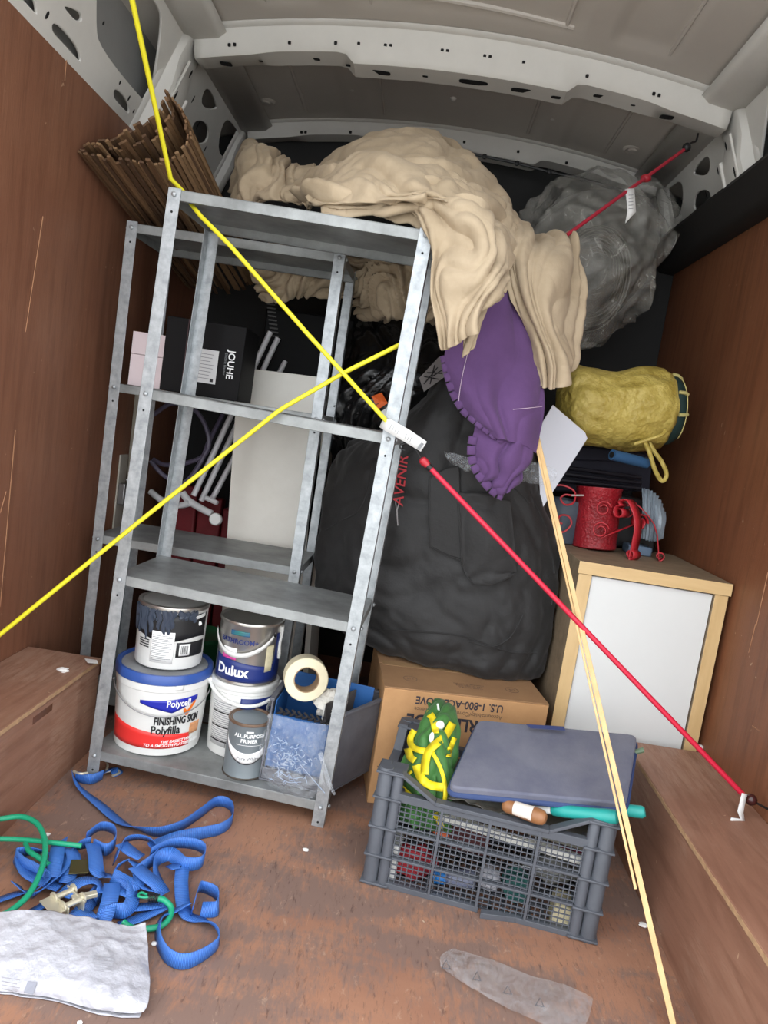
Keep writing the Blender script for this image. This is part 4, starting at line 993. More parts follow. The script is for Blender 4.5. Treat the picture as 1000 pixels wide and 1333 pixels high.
# red lettering running up the bag
RED = mat('red_embroidery', (168,40,48), .7)
o_ = surf(G['bag'], 522, 626, .010); xa = (surf(G['bag'], 526, 590, .010)-surf(G['bag'], 519, 656, .010)).normalized()
ya = V3((0,-1,0)).cross(xa)*-1; ya = (ya-xa*ya.dot(xa)).normalized()
zd = xa.cross(ya)
if zd.y > 0: ya = -ya
text_flat('lettering', 'AVENIR', .040, RED, T, o_, xa, ya, shear=.15, bold=.0003, width=1.0)
lg = [surf(G['bag'], *p, .009) for p in ((515,652),(521,648),(517,664),(518,684))]
part('logo_mark', MB().tube([lg[0], lg[3], lg[2], lg[1], lg[0]], .0013, 5), mat('logo_silver',(176,172,172),.5), T)

# --- black bin liner heap above and behind the bag, with orange tag and white tags
rows = [[(430,470,2.42),(470,420,2.45),(520,400,2.45),(570,400,2.45),(620,420,2.45)],
        [(424,500,2.34),(465,462,2.30),(515,445,2.28),(565,440,2.28),(615,450,2.30)],
        [(426,540,2.28),(460,512,2.22),(505,490,2.18),(555,482,2.18),(610,480,2.22)],
        [(432,580,2.30),(458,556,2.22),(500,534,2.17),(550,520,2.16),(600,515,2.2)],
        [(440,620,2.40),(462,600,2.34),(500,570,2.30),(545,555,2.29),(590,545,2.3)]]
g = patch(PX_(rows), 70, 70, foldf(.5,.8,.010,3.1,3.3,.012,.7)); G['liner'] = g
T = thing('black_sack', 'glossy black plastic sack with an orange tag behind the black bag', 'sack', P(500,600,2.3))
part('sack', MB().grid(g), mat('black_film', (18,18,19), .25, bump=(30,.6,.006)), T, solid=.002, smooth=80)
c_ = [surf(g, *p, .012) for p in ((484,516),(497,511),(505,525),(492,533))]
part('orange_tag', MB().prism(c_, (0,-.004,0)), mat('orange_tag',(232,104,44),.5), T, smooth=0)
c_ = [surf(g, *p, .012) for p in ((494,537),(505,530),(510,542),(499,548))]
part('white_tag', MB().prism(c_, (0,-.002,0)), WHTP, T, smooth=0)
q = [P(549,493,2.14), P(563,468,2.14), P(577,482,2.14), P(553,508,2.14)]
pg = part('printed_packet', MB().prism([P(546,492,2.005), P(572,464,2.005), P(588,484,2.005), P(552,510,2.005)], (0,.006,0)), mat('packet_grey',(120,114,112),.6), label='grey packet with black scribbled print above the black bag', cat='packet', smooth=0)
for a, b in (((552,500),(570,478)),((556,485),(576,486)),((560,500),(566,475)),((552,490),(572,494)),((563,490),(578,480))):
    part('print_stroke', MB().tube([P(*a,2.004), P(*b,2.004)], .0016, 5), BLKP, pg)
# clear wisps of film under the fleece
def wisp(rows, label, seed):
    g = patch(PX_(rows), 34, 26, lambda u, v, p: .006*ridge(p+V3((seed,0,0)), 50))
    part('plastic_wisp', MB().grid(g), MATS['clear_film'], label=label, cat='plastic film')
wisp([[(577,587,1.915),(600,594,1.90),(622,598,1.90),(640,600,1.91)],[(580,592,1.905),(602,602,1.89),(622,606,1.89),(640,607,1.90)],[(590,602,1.915),(606,612,1.90),(622,613,1.90),(638,613,1.91)]], 'torn wisp of clear plastic left of the fleece tail', 1)
wisp([[(676,605,1.915),(690,600,1.90),(704,606,1.89),(722,612,1.90)],[(674,615,1.905),(690,612,1.88),(704,616,1.88),(724,618,1.89)],[(676,626,1.915),(692,628,1.90),(706,630,1.89),(718,626,1.90)]], 'crumpled clear plastic between the fleece tail and the batten', 2)

# ================================================================== clear plastic bundle at the far right
T = thing('film_bundle', 'big bundle of wire netting wrapped in clear plastic by the right wall', 'bundle', P(770,440,2.5))
rows = [[(686,300,2.66),(714,266,2.68),(745,246,2.70),(790,238,2.70),(840,250,2.70),(868,278,2.66)],
        [(682,306,2.55),(712,272,2.50),(748,254,2.46),(792,248,2.45),(842,262,2.48),(870,290,2.54)],
        [(690,350,2.50),(722,330,2.42),(756,318,2.38),(796,312,2.38),(838,314,2.42),(862,330,2.50)],
        [(706,400,2.48),(732,385,2.40),(762,374,2.36),(796,366,2.37),(828,362,2.42),(846,366,2.50)],
        [(722,436,2.48),(744,430,2.40),(768,420,2.38),(792,408,2.40),(812,398,2.44),(826,392,2.50)],
        [(736,446,2.56),(752,444,2.52),(770,436,2.52),(788,424,2.54),(802,414,2.56),(814,402,2.58)]]
rows = [[(x, y, min(Y, .97*XR/max(.05, ray(x, y).x/ray(x, y).y))) for x, y, Y in r] for r in rows]
g = patch(PX_(rows), 90, 90, lambda u, v, p: .040*ridge(p, 6)+.018*ridge(p, 17))
part('film', MB().grid(g), film('cloudy_film', (190,188,180), .36, .12, 16), T, smooth=60)
rows2 = [[(x+(772-x)*.14, y+(345-y)*.12, Y+.07) for x, y, Y in r] for r in rows]
g = patch(PX_(rows2), 60, 60, lambda u, v, p: .016*ridge(p, 9))
part('contents', MB().grid(g), mat('dark_contents', (66,64,58), .7, var=(14,.5), col2=(36,35,33), stretch=(1,1,4)), T, smooth=60)
random.seed(9)
for k in range(12):
    r0 = .035+.012*k; cx, cy = 776-.5*k, 352+1.0*k
    cc = P(cx, cy, 2.43); pts = [cc+V3((r0*math.cos(t)*.72, -.012*math.cos(2*t+k), r0*math.sin(t))) for t in np.linspace(-1.9, 2.2, 28)]
    part('wire', MB().tube(pts, .0018, 5), mat('dull_wire',(96,94,88),.5,.5), T)

# ================================================================== yellow stuff sack, board, blue tube, case behind the cabinet
YEL = mat('yellow_nylon', (200,180,98), .5, var=(24,.25), col2=(160,138,56), bump=(42,.9,.012))
T = thing('stuff_sack', 'plump yellow stuff sack with a dark green end by the right wall', 'sack', P(805,580,2.2))
A = P(735,528,2.17); B = P(858,533,2.20); ax = (B-A).normalized(); e1 = V3((0,0,1)); e1 = (e1-ax*e1.dot(ax)).normalized(); e2 = ax.cross(e1); Ln = (B-A).length
g = []; 
prof = [(-.02,.02),(-.012,.05),(.0,.078),(.03,.096),(.08,.105),(.15,.110),(.22,.114),(.27,.113),(.30,.106),(.315,.100)]
sc_ = Ln/.305
for x, r in prof:
    row = []
    for i in range(56):
        a = 2*math.pi*i/56; ca, sa = math.cos(a), math.sin(a)
        d = e1*ca+e2*sa; p = A+ax*x*sc_+d*r
        sag_ = -.016*math.exp(-((x-.13)/.06)**2)*max(0, ca)       # dent along the top
        lift_ = (.014 if ca > .3 else 0)*math.exp(-((x-.01)/.04)**2)
        p += e1*(sag_+lift_)
        p += d*(.010*ridge(p, 20)+.007*ridge(p, 44))
        row.append(p)
    g.append(row)
gg = []
for j in range(64):
    t = j/63; gg.append([cr([g[k][i] for k in range(len(g))], t) for i in range(56)])
part('sack_body', MB().grid(gg, True), YEL, T, smooth=80)
part('end_closure', MB().add(gg[0]+[sum(gg[0], V3())/56], [(i, 56, (i+1) % 56) for i in range(56)]), YEL, T)
GRN = mat('tartan_green', (24,52,50), .7, var=(40,.3))
g = []
for x, r in ((.309,.103),(.318,.106),(.335,.104),(.35,.094),(.358,.07),(.362,.03),(.363,.004)):
    g.append([A+ax*x*sc_+(e1*math.cos(2*math.pi*i/40)+e2*math.sin(2*math.pi*i/40))*r for i in range(40)])
part('green_end', MB().grid(g, True), GRN, T)
TAR = mat('tartan_cream', (196,186,120), .7)
for a, s in ((-1.15,0),(-.45,0),(.15,0)):
    pts = [A+ax*x*sc_+(e1*math.cos(a+1.57)+e2*abs(math.sin(a+1.57)))*r for x, r in ((.318,.109),(.335,.107),(.350,.097))]
    part('check_stripe', MB().tube(pts, .005, 6), TAR, T)
part('check_stripe', MB().tube([A+ax*.345*sc_+(e1*math.cos(a)+e2*abs(math.sin(a)))*.1015 for a in np.linspace(.5,2.5,20)], .0016, 5), TAR, T)
st = curve([P(838,572,2.10), P(846,590,2.09), P(853,612,2.09), P(862,626,2.095), P(868,618,2.10), P(862,602,2.10), P(852,588,2.105), P(845,575,2.11)], 40)
mbx = MB(); mbx.tube(st, .0062, 8); part('strap_loop', mbx, YEL, T)
part('drawstring', MB().tube(curve([P(826,578,2.10), P(845,572,2.09), P(862,566,2.09), P(866,560,2.10)], 14), .005, 7), YEL, T)
part('mounting_board', MB().prism([P(720,527,2.02), P(762,563,2.03), P(765,571,2.03), P(704,665,2.00), P(700,560,2.01)], (0.0,.006,0)), mat('white_laminate',(206,208,216),.35), label='white laminate board leaning behind the batten', cat='board', bevel=.001)
T = thing('blue_tube', 'short blue foam tube poking out under the yellow sack', 'tube', P(820,600,2.12))
part('sleeve', MB().tube([P(797,592,2.08), P(842,603,2.13)], .0155, 16), mat('blue_foam',(44,84,122),.6), T)
part('bore', MB().tube([P(796.4,591.8,2.0785), P(798,592.4,2.081)], .009, 12), BLK, T)
T = thing('folding_chair', 'folded dark blue camp chair stacked under the yellow sack', 'chair', (.5,2.4,.70))
DKB = mat('dark_navy_fabric', (34,34,48), .8, var=(12,.3))
for k, (a, b, c_, d_) in enumerate((((706,596),(850,600),(846,640),(712,640)), ((700,575),(842,590),(848,602),(704,598)))):
    part('fabric_panel', MB().prism([P(*a,2.30-.02*k), P(*b,2.34-.02*k), P(*c_,2.34-.02*k), P(*d_,2.30-.02*k)], (0,.09,0)), DKB, T, bevel=.006)
for k in range(3): part('frame_tube', MB().tube([P(716,606+9*k,2.285), P(835,622+7*k,2.30)], .006, 8), mat('dark_tube',(40,38,46),.4,.3), T)
# items on the cabinet behind the red holder
part('grey_pot', MB().lathe([(.045,0),(.06,.004),(.066,.10),(.064,.13),(.058,.13),(.058,.115)], V3((.462,2.19,.7005)), 32), mat('blue_grey_pot',(74,84,96),.6,var=(14,.3)), label='blue grey pot on the cabinet left of the red holder', cat='pot')
part('black_case', MB().prism([V3((.50,2.255,.7005)),V3((.78,2.255,.7005)),V3((.76,2.255,.86)),V3((.52,2.255,.87))], (0,.04,0)), mat('black_case',(20,20,22),.5), label='black case standing behind the red holder on the cabinet', cat='case', bevel=.008)
rows = [[(836,636,2.20),(848,640,2.18),(858,652,2.18),(864,668,2.2)],[(838,655,2.17),(848,655,2.15),(858,662,2.15),(864,676,2.18)],[(838,680,2.16),(848,680,2.13),(858,682,2.13),(862,690,2.17)],[(836,700,2.17),(846,704,2.14),(854,704,2.14),(860,700,2.17)]]
g = patch(PX_(rows), 30, 30, lambda u, v, p: .004*math.sin(60*u)+.003*ridge(p, 30)); part('bubble_wrap', MB().grid(g), mat('bluish_film',(142,154,164),.3,var=(30,.3),bump=(90,.5,.004)), solid=.004, label='folded bluish plastic wrap at the right of the red holder', cat='plastic wrap')
part('small_case', MB().box((.665,2.15,.7002),(.735,2.22,.728)), mat('steel_blue',(96,116,138),.5), label='small steel blue case under the red scroll legs', cat='case', bevel=.004)
# ================================================================== cabinet and red holder
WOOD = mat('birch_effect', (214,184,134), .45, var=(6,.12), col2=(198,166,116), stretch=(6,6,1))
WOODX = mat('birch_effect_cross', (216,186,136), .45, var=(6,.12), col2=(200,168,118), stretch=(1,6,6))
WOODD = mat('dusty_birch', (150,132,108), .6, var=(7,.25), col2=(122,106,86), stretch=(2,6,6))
DOOR = mat('white_door', (218,220,218), .35, var=(3,.05))
cx0, cx1, cy0, cy1, ch = .462, .848, 1.862, 2.30, .70
T = thing('small_cabinet', 'birch-framed cabinet with a white front standing by the right wheel box', 'cabinet', (.655,2.06,0))
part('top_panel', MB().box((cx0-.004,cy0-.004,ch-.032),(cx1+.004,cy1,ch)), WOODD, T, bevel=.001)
part('top_edge', MB().box((cx0-.004,cy0-.0062,ch-.032),(cx1+.004,cy0-.0042,ch)), WOODX, T, bevel=.0006)
for x0_, x1_ in ((cx0, cx0+.034), (cx1-.034, cx1)):
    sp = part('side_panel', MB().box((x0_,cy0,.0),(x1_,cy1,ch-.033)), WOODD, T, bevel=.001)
    part('edge_band', MB().box((x0_,cy0-.002,.0),(x1_,cy0-.0002,ch-.033)), WOOD, sp, bevel=.0005)
part('back_panel', MB().box((cx0+.035,cy1-.012,.03),(cx1-.035,cy1-.002,ch-.034)), DOOR, T)
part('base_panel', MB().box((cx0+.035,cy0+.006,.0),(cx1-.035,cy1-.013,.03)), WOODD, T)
part('door', MB().box((cx0+.0365,cy0+.006,.032),(cx1-.0365,cy0+.024,ch-.036)), DOOR, T, bevel=.0015)
REDM = mat('red_enamel', (160,32,42), .3, var=(20,.2), bump=(130,.9,.005))
REDS = mat('red_enamel_smooth', (176,38,48), .35)
T = thing('candle_holder', 'red hammered metal candle holder with scroll legs on the cabinet', 'candle holder', (.575,2.17,.70))
hc = V3((.562,2.145,.703)); HM = Matrix.Rotation(R_(-4),4,'Y') @ Matrix.Rotation(R_(-4),4,'X')
part('cup', MB().lathe([(.060,0),(.0635,.003),(.0645,.172),(.067,.175),(.067,.179),(.063,.179),(.0615,.172),(.0605,.006)], hc, 48, M=HM), REDM, T)
part('base_disc', MB().lathe([(.002,.0055),(.060,.006),(.060,.002),(.002,.001)], hc, 40, M=HM), REDS, T)
def strip(pts, w_, wd, m, name='scroll_leg', th=.003):
    pts = curve(pts, 60); wd = Vector(wd).normalized()
    mbs = MB().grid([[p-wd*w_/2 for p in pts], [p+wd*w_/2 for p in pts]]); return part(name, mbs, m, T, solid=th)
def spiral(c, r, a0, turns, n, pl, shrink=.55):
    u, v = pl; return [c+(u*math.cos(a0+2*math.pi*turns*i/n)+v*math.sin(a0+2*math.pi*turns*i/n))*r*(1-shrink*i/n) for i in range(n+1)]
# front leg: an arch from the cup down to the cabinet edge, rolled at the foot
vw = V3((.85,-.35,0)).normalized(); up = V3((0,0,1))
def leg(a, apex, foot, wide, curl):
    dirh = (foot-a); dirh.z = 0; dirh.normalize()
    sp = spiral(foot+up*curl, curl, -math.pi/2 if True else 0, 1.15, 16, (dirh, up))
    strip([a, apex, (apex+foot)/2+dirh*.018+up*.02]+sp, wide, dirh.cross(up), REDS)
    sp2 = spiral(a+dirh*.010-up*.028, .020, math.pi/2, 1.0, 12, (dirh, up)); strip([a]+sp2, wide, dirh.cross(up), REDS, 'scroll')
leg(hc+V3((.036,-.060,.150)), hc+V3((.056,-.082,.158)), V3((.644,2.036,.7012)), .038, .014)
leg(hc+V3((.066,-.010,.150)), hc+V3((.092,-.014,.150)), V3((.742,2.105,.7012)), .028, .013)
s2 = V3((-.05,-.1,0)).normalized()
for cpt, r in ((P(786,662,2.06), .022), (P(782,690,2.05), .024)):
    strip(spiral(cpt, r, .3, 1.4, 24, (V3((.9,-.3,0)).normalized(), up), .6), .020, V3((.3,.9,0)), REDS, 'scroll')
strip([P(782,700,2.06), P(796,694,2.06), P(812,688,2.08), P(830,680,2.12)], .020, V3((.3,.9,.1)), REDS, 'scroll')
strip(spiral(P(832,680,2.12), .026, 0, 1.4, 24, (V3((.9,.3,0)).normalized(), up), .6), .020, V3((-.3,.9,0)), REDS, 'scroll')
TH = dict(r=.0026)
part('wire_scroll', MB().tube(curve([P(722,632,2.1), P(734,632,2.1), P(748,640,2.1), P(747,654,2.1), P(736,657,2.1), P(730,649,2.1), P(736,644,2.1), P(744,645,2.1)], 50), .0028, 7), REDS, T)
part('wire_scroll', MB().tube(curve([P(722,686,2.1), P(727,691,2.1), P(735,692,2.1), P(744,682,2.1), P(740,672,2.1), P(730,671,2.1), P(727,678,2.1), P(732,682,2.1)], 50), .0028, 7), REDS, T)
part('pin', MB().tube([P(744,645,2.1), P(760,645,2.1)], .003, 8), TIN, T)
part('pin', MB().tube([P(806,650,2.09), P(820,655,2.09)], .003, 8), TIN, T)

# ================================================================== brown moving carton with upside-down print
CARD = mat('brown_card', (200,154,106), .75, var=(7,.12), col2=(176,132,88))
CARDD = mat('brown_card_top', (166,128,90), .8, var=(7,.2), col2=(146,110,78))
INK = mat('card_ink', (56,52,60), .8)
INKL = mat('card_ink_pale', (122,96,74), .8)
A = V3((.010,1.772,0)); B = V3((.441,1.832,0)); xd = (B-A); cw = xd.length; xd.normalize(); yd = V3((-xd.y,xd.x,0)); chh = .318
CM = Matrix((( xd.x,yd.x,0,A.x),(xd.y,yd.y,0,A.y),(0,0,1,0),(0,0,0,1)))
T = thing('moving_carton', 'brown cardboard moving carton with upside-down lettering under the black bag', 'carton', M=CM, local=True)
part('body', MB().box((0,0,0.0005),(cw,.36,chh-.004)), CARD, T, bevel=.002)
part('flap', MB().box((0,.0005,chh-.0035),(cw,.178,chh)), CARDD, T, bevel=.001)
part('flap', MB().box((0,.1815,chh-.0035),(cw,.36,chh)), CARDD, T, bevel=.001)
part('packing_tape', MB().box((.01,.165,chh+.0002),(cw-.01,.20,chh+.0008)), mat('clear_tape',(176,142,104),.2), T)
def ctext(s, size, x, z, m, **kw): text_flat('lettering', s, size, m, T, (x,-.0006,z), (-1,0,0), (0,0,-1), **kw)
ctext('U.S. 1-800-ACE-MOVE', .0285, .200, chh-.026, INK, bold=.0006, width=.86)
ctext('Accountability/Commitment/Excellence', .0165, .200, chh-.050, INKL, width=.88)
ctext('WORLD WIDE', .046, .200, chh-.080, INK, bold=.0016, width=.88)
for k, s in enumerate(('MADE IN U.S.A.','USE OTHER SIDE','MOVING CARTON')):
    text_flat('lettering', s, .010, INKL, T, (.235,.055+.012*k,chh+.0006), (-1,0,0), (0,-1,0))
for x in (.075, .355):
    part('round_stamp', MB().lathe([(.017,.0002),(.019,.0002),(.019,.0008),(.017,.0008),(.017,.0002)], (x,.075,chh), 28, caps=False), INKL, T)
    text_flat('lettering', 'US', .016, INKL, T, (x,.075,chh+.0006), (-1,0,0), (0,-1,0))
part('side_print', MB().box((.012,-.0006,.10),(.030,-.0001,.104)), INKL, T, smooth=0)

# ================================================================== grey mesh crate and what is in it
CRT = mat('crate_grey', (84,88,95), .55, var=(12,.2), col2=(70,73,80))
cA = V3((.020,1.442,0)); yaw = math.atan2(-.074,.489); CW, CDp, CHt = .494, .305, .262
KM = Matrix.Translation(cA) @ Matrix.Rotation(yaw,4,'Z')
def K(x, y, z): return KM @ V3((x, y, z))
T = thing('mesh_crate', 'dark grey plastic mesh crate full of tools in front of the carton', 'crate', M=KM, local=True)
for ix in (0,1):
    for iy in (0,1):
        x = .017+ix*(CW-.034); y = .017+iy*(CDp-.034); sx = 1 if ix == 0 else -1; sy = 1 if iy == 0 else -1
        mb = MB()
        mb.lathe([(.0165,.0),(.0165,CHt-.004),(.014,CHt)], (x,y,0), 18)
        mb.lathe([(.0115,.0),(.0115,CHt-.012),(.009,CHt-.008)], (x+sx*.028,y-sy*.004,0), 14); mb.lathe([(.0115,.0),(.0115,CHt-.012),(.009,CHt-.008)], (x-sx*.004,y+sy*.028,0), 14)
        po = part('corner_post', mb, CRT, T)
        for z in (.003,.066,.130,.196,CHt-.010):
            part('collar', MB().box((x-sx*.019 if sx>0 else x-.042,y-.019 if sy>0 else y-.042,z),(x+.042 if sx>0 else x+.019,y+.042 if sy>0 else y+.019,z+.005)), CRT, po, bevel=.0015)
def wallf(side):
    if side == 'front': return CW, (lambda s, d, z: (s, d, z))
    if side == 'back': return CW, (lambda s, d, z: (s, CDp-d, z))
    if side == 'left': return CDp, (lambda s, d, z: (d, s, z))
    return CDp, (lambda s, d, z: (CW-d, s, z))
for side in ('front','back','left','right'):
    Lw, fm = wallf(side)
    def bar(mb, s0, s1, z0, z1, d0, d1):
        q = [fm(s, d, z) for z in (z0, z1) for s, d in ((s0,d0),(s1,d0),(s1,d1),(s0,d1))]; mb.hexa(q)
    # rails
    for nm, z0, z1, d0, d1 in (('lower_rail',.0,.012,.004,.022),('rail',.066,.071,.004,.020),('rail',.130,.135,.004,.020),('upper_rail',.196,.214,.004,.020)):
        if side == 'front' and nm == 'lower_rail':      # cracked through and bent out at the middle
            mb = MB(); bar(mb, .046, .252, z0, z1, d0, d1); part(nm, mb, CRT, T, bevel=.001)
            mb = MB(); mb.hexa([(.258,-.012,-.0),(.258,.004,-.0),(.330,.022,.0),(.330,.004,.0),(.258,-.012,.012),(.258,.004,.012),(.330,.022,.012),(.330,.004,.012)]); bar(mb, .330, Lw-.046, z0, z1, d0, d1)
            part(nm, mb, CRT, T, bevel=.001); continue
        mb = MB(); bar(mb, .046, Lw-.046, z0, z1, d0, d1); part(nm, mb, CRT, T, bevel=.001)
    # lip: straight over the corners, dipping to the middle as a hand hold
    hi, lo = CHt-.006, .212; s1_, s2_ = .052, .130 if Lw > .4 else .100
    pts = [fm(.02,.012,hi), fm(s1_,.012,hi), fm(s2_,.012,lo), fm(Lw-s2_,.012,lo), fm(Lw-s1_,.012,hi), fm(Lw-.02,.012,hi)]
    mb = MB()
    for a, b in zip(pts[:-1], pts[1:]):
        a, b = V3(a), V3(b); d = (b-a).normalized(); w_ = V3(fm(0,.011,0))-V3(fm(0,0,0)); n_ = V3((0,0,.004))
        mb.hexa([a-w_-n_, b-w_-n_, b+w_-n_, a+w_-n_, a-w_+n_, b-w_+n_, b+w_+n_, a+w_+n_])
    part('lip', mb, CRT, T, bevel=.0012)
    nd = 4 if Lw > .4 else 3
    for k in range(1, nd):
        mb = MB(); s = .046+(Lw-.092)*k/nd; bar(mb, s-.003, s+.003, .012, .212, .003, .018); part('divider', mb, CRT, T, bevel=.0008)
    mb = MB(); ns = int((Lw-.092)/.0118)
    for k in range(1, ns):
        s = .046+(Lw-.092)*k/ns; bar(mb, s-.0010, s+.0010, .010, .200, .010, .0125)
    for k in range(1, 17):
        z = .010+.186*k/17; bar(mb, .042, Lw-.042, z-.0010, z+.0010, .009, .0115)
    part('fine_mesh', mb, CRT, T, smooth=0, kind='stuff')
mb = MB(); 
for k in range(17): mb.box((.02+.028*k,.01,.001),(.026+.028*k,CDp-.01,.005))
for k in range(10): mb.box((.01,.02+.029*k,.001),(CW-.01,.026+.029*k,.005))
part('base_grid', mb, CRT, T, kind='stuff')
# contents
def item(name, mbv, m, label, cat, **kw): return part(name, mbv, m, label=label, cat=cat, **kw)
item('crumpled_rag', crumple(K(.105,.055,.045), .036, 14, (1.25,.7,.95), .35, seed=2), mat('red_cloth',(150,34,44),.8), 'crumpled red rag at the left inside the crate', 'rag')
item('white_carton', MB().box((.047,.026,.006),(.070,.10,.085), KM), WHT, 'narrow white box standing in the crate corner nearest the left post', 'box', bevel=.003)
T2 = thing('small_bottle', 'small clear bottle with a bright blue cap lying in the crate', 'bottle', K(.20,.05,.01))
Mb = KM.to_3x3().to_4x4() @ Matrix.Rotation(R_(80),4,'Y') @ Matrix.Rotation(R_(0),4,'X')
part('body', MB().lathe([(.012,.028),(.018,.034),(.0185,.085),(.014,.09)], K(.150,.045,.030), 20, M=Mb), mat('bottle_lilac',(120,126,150),.25), T2)
part('cap', MB().lathe([(.0145,0),(.0155,.002),(.0155,.026),(.013,.028)], K(.150,.045,.030), 20, M=Mb), mat('bright_blue',(36,124,206),.35), T2)
item('white_strip', MB().hexa([K(.075,.045,.158),K(.455,.030,.142),K(.455,.048,.142),K(.075,.062,.158),K(.075,.045,.174),K(.455,.030,.158),K(.455,.048,.158),K(.075,.062,.174)]), mat('strip_white',(214,212,204),.5,var=(30,.15)), 'long off-white trim strip lying across the crate', 'strip', bevel=.002)
item('dispenser', MB().lathe([(.006,0),(.022,.004),(.026,.02),(.022,.045),(.012,.055),(.004,.056)], K(.262,.090,.035), 20, M=Matrix.Rotation(R_(70),4,'X')), mat('pale_lilac',(198,198,206),.4), 'round pale plastic dispenser low in the middle of the crate', 'dispenser')
item('cable_reel', MB().lathe([(.010,-.02),(.030,-.02),(.030,-.014),(.018,-.012),(.018,.012),(.030,.014),(.030,.02),(.010,.02)], K(.325,.075,.040), 26, M=Matrix.Rotation(R_(85),4,'X')), mat('teal_dark',(34,88,84),.5), 'dark teal reel near the middle of the crate', 'reel')
item('sponge', MB().box((.40,.024,.008),(.448,.085,.072), KM @ Matrix.Rotation(R_(3),4,'Y')), mat('cream_sponge',(206,196,160),.9,bump=(90,.8,.005)), 'cream sponge block at the right inside the crate', 'sponge', bevel=.006)
item('crumpled_rag', crumple(K(.395,.10,.085), .036, 14, (1.4,1,.8), .4, seed=6), mat('grey_rag',(112,112,108),.9), 'crumpled grey rag at the right inside the crate', 'rag')
item('plum_tin', MB().lathe([(.024,0),(.026,.002),(.026,.060),(.024,.062)], K(.415,.125,.100), 24, M=Matrix.Rotation(R_(75),4,'Y')), mat('plum_print',(120,34,60),.4), 'plum coloured tin lying on the grey rag in the crate', 'tin')
item('orange_tool', MB().tube([K(.135,.06,.125), K(.165,.05,.118)], .008, 10), mat('orange_plastic',(206,96,56),.5), 'short orange tool grip at the left in the crate', 'tool')
item('dark_red_box', MB().box((.165,.09,.075),(.255,.16,.140), KM), mat('maroon_card',(74,32,34),.7), 'dark maroon box in the middle of the crate', 'box', bevel=.002)
for k, (a, b, r, c_, nm) in enumerate((((.20,.045,.105),(.33,.040,.115),.0018,(160,162,164),'steel wire rod lying in the crate'),((.30,.05,.095),(.40,.045,.108),.0025,(176,178,180),'bright steel rod beside the grey rag in the crate'))):
    item('steel_rod', MB().tube([K(*a), K(*b)], r, 6), mat('rod_%d' % k, c_, .3, .7), nm, 'rod')
# grey slab (paving/stone) lying high in the crate
item('grey_slab', MB().hexa([K(.06,.06,.176),K(.455,.045,.166),K(.455,.27,.166),K(.06,.27,.176),K(.06,.06,.194),K(.455,.045,.184),K(.455,.27,.184),K(.06,.27,.194)]), mat('grey_slab',(118,116,106),.85,var=(14,.3)), 'flat grey slab lying on top of the things in the crate', 'slab', bevel=.003)
item('crumpled_sheet', MB().grid(patch([[K(.12,.05,.200),K(.18,.05,.212),K(.24,.045,.204),K(.30,.05,.205),K(.36,.05,.200)],[K(.12,.09,.204),K(.18,.09,.222),K(.24,.09,.210),K(.30,.09,.214),K(.36,.09,.205)],[K(.12,.14,.206),K(.18,.14,.218),K(.24,.14,.216),K(.30,.14,.212),K(.36,.14,.207)]], 40, 30, lambda u, v, p: .006*ridge(p, 30))), mat('dirty_film',(132,130,122),.35,var=(20,.4)), 'dirty crumpled plastic sheet between the pouch and the pad', 'plastic sheet', solid=.002)
# wooden handle and teal handles sticking out from under the pad
T2 = thing('wooden_handle', 'turned brown wooden tool handle resting on the crate rim', 'tool handle', K(.27,.03,.222))
hA, hB = P(655,1047,1.43), P(711,1066,1.385); hd = (hB-hA).normalized(); Lh = (hB-hA).length
part('grip', MB().tube([hA+hd*Lh*t for t in (0,.05,.12,.3,.6,.85,.95,1.0)], [.008,.0125,.0145,.0135,.0155,.0158,.0135,.008], 18), mat('brown_handle',(150,102,64),.45,var=(30,.25)), T2)
part('price_label', MB().tube([hA+hd*Lh*t+V3((-.001,-.0020,.0020)) for t in (.28,.5,.72)], [.0136,.0142,.0150], 18, caps=False), mat('label_white2',(214,206,196),.6), T2)
for pts, nm, lab in (((((672,1048),(700,1051),1.50)), 'teal_handle', ''),):
    pass
TEAL = mat('teal_rubber', (34,150,142), .45)
T2 = thing('paint_scraper', 'white and teal scraper handle poking out under the blue pad', 'scraper', P(750,1060,1.43))
a, b, c_ = P(668,1048,1.475), P(718,1054,1.435), P(806,1064,1.375)
part('shaft', MB().tube([a, b], .0095, 12), WHT, T2)
dd = c_-b; part('grip', MB().tube([b+dd*t for t in (0,.03,.2,.6,.9,.97,1)], [.008,.0115,.0125,.0125,.014,.013,.008], 16), TEAL, T2)
part('teal_tool', MB().tube([P(806,1053,1.45), P(826,1056,1.44), P(836,1057,1.435), P(840,1057,1.433)], [.0115,.0125,.0125,.009], 16), TEAL, label='teal tool grip end sticking out right of the batten', cat='tool')
part('green_stake', MB().tube([P(806,985,1.60), P(838,976,1.60)], .006, 8), mat('green_grey',(96,116,92),.6), label='grey green stake end poking out behind the pad', cat='stake')
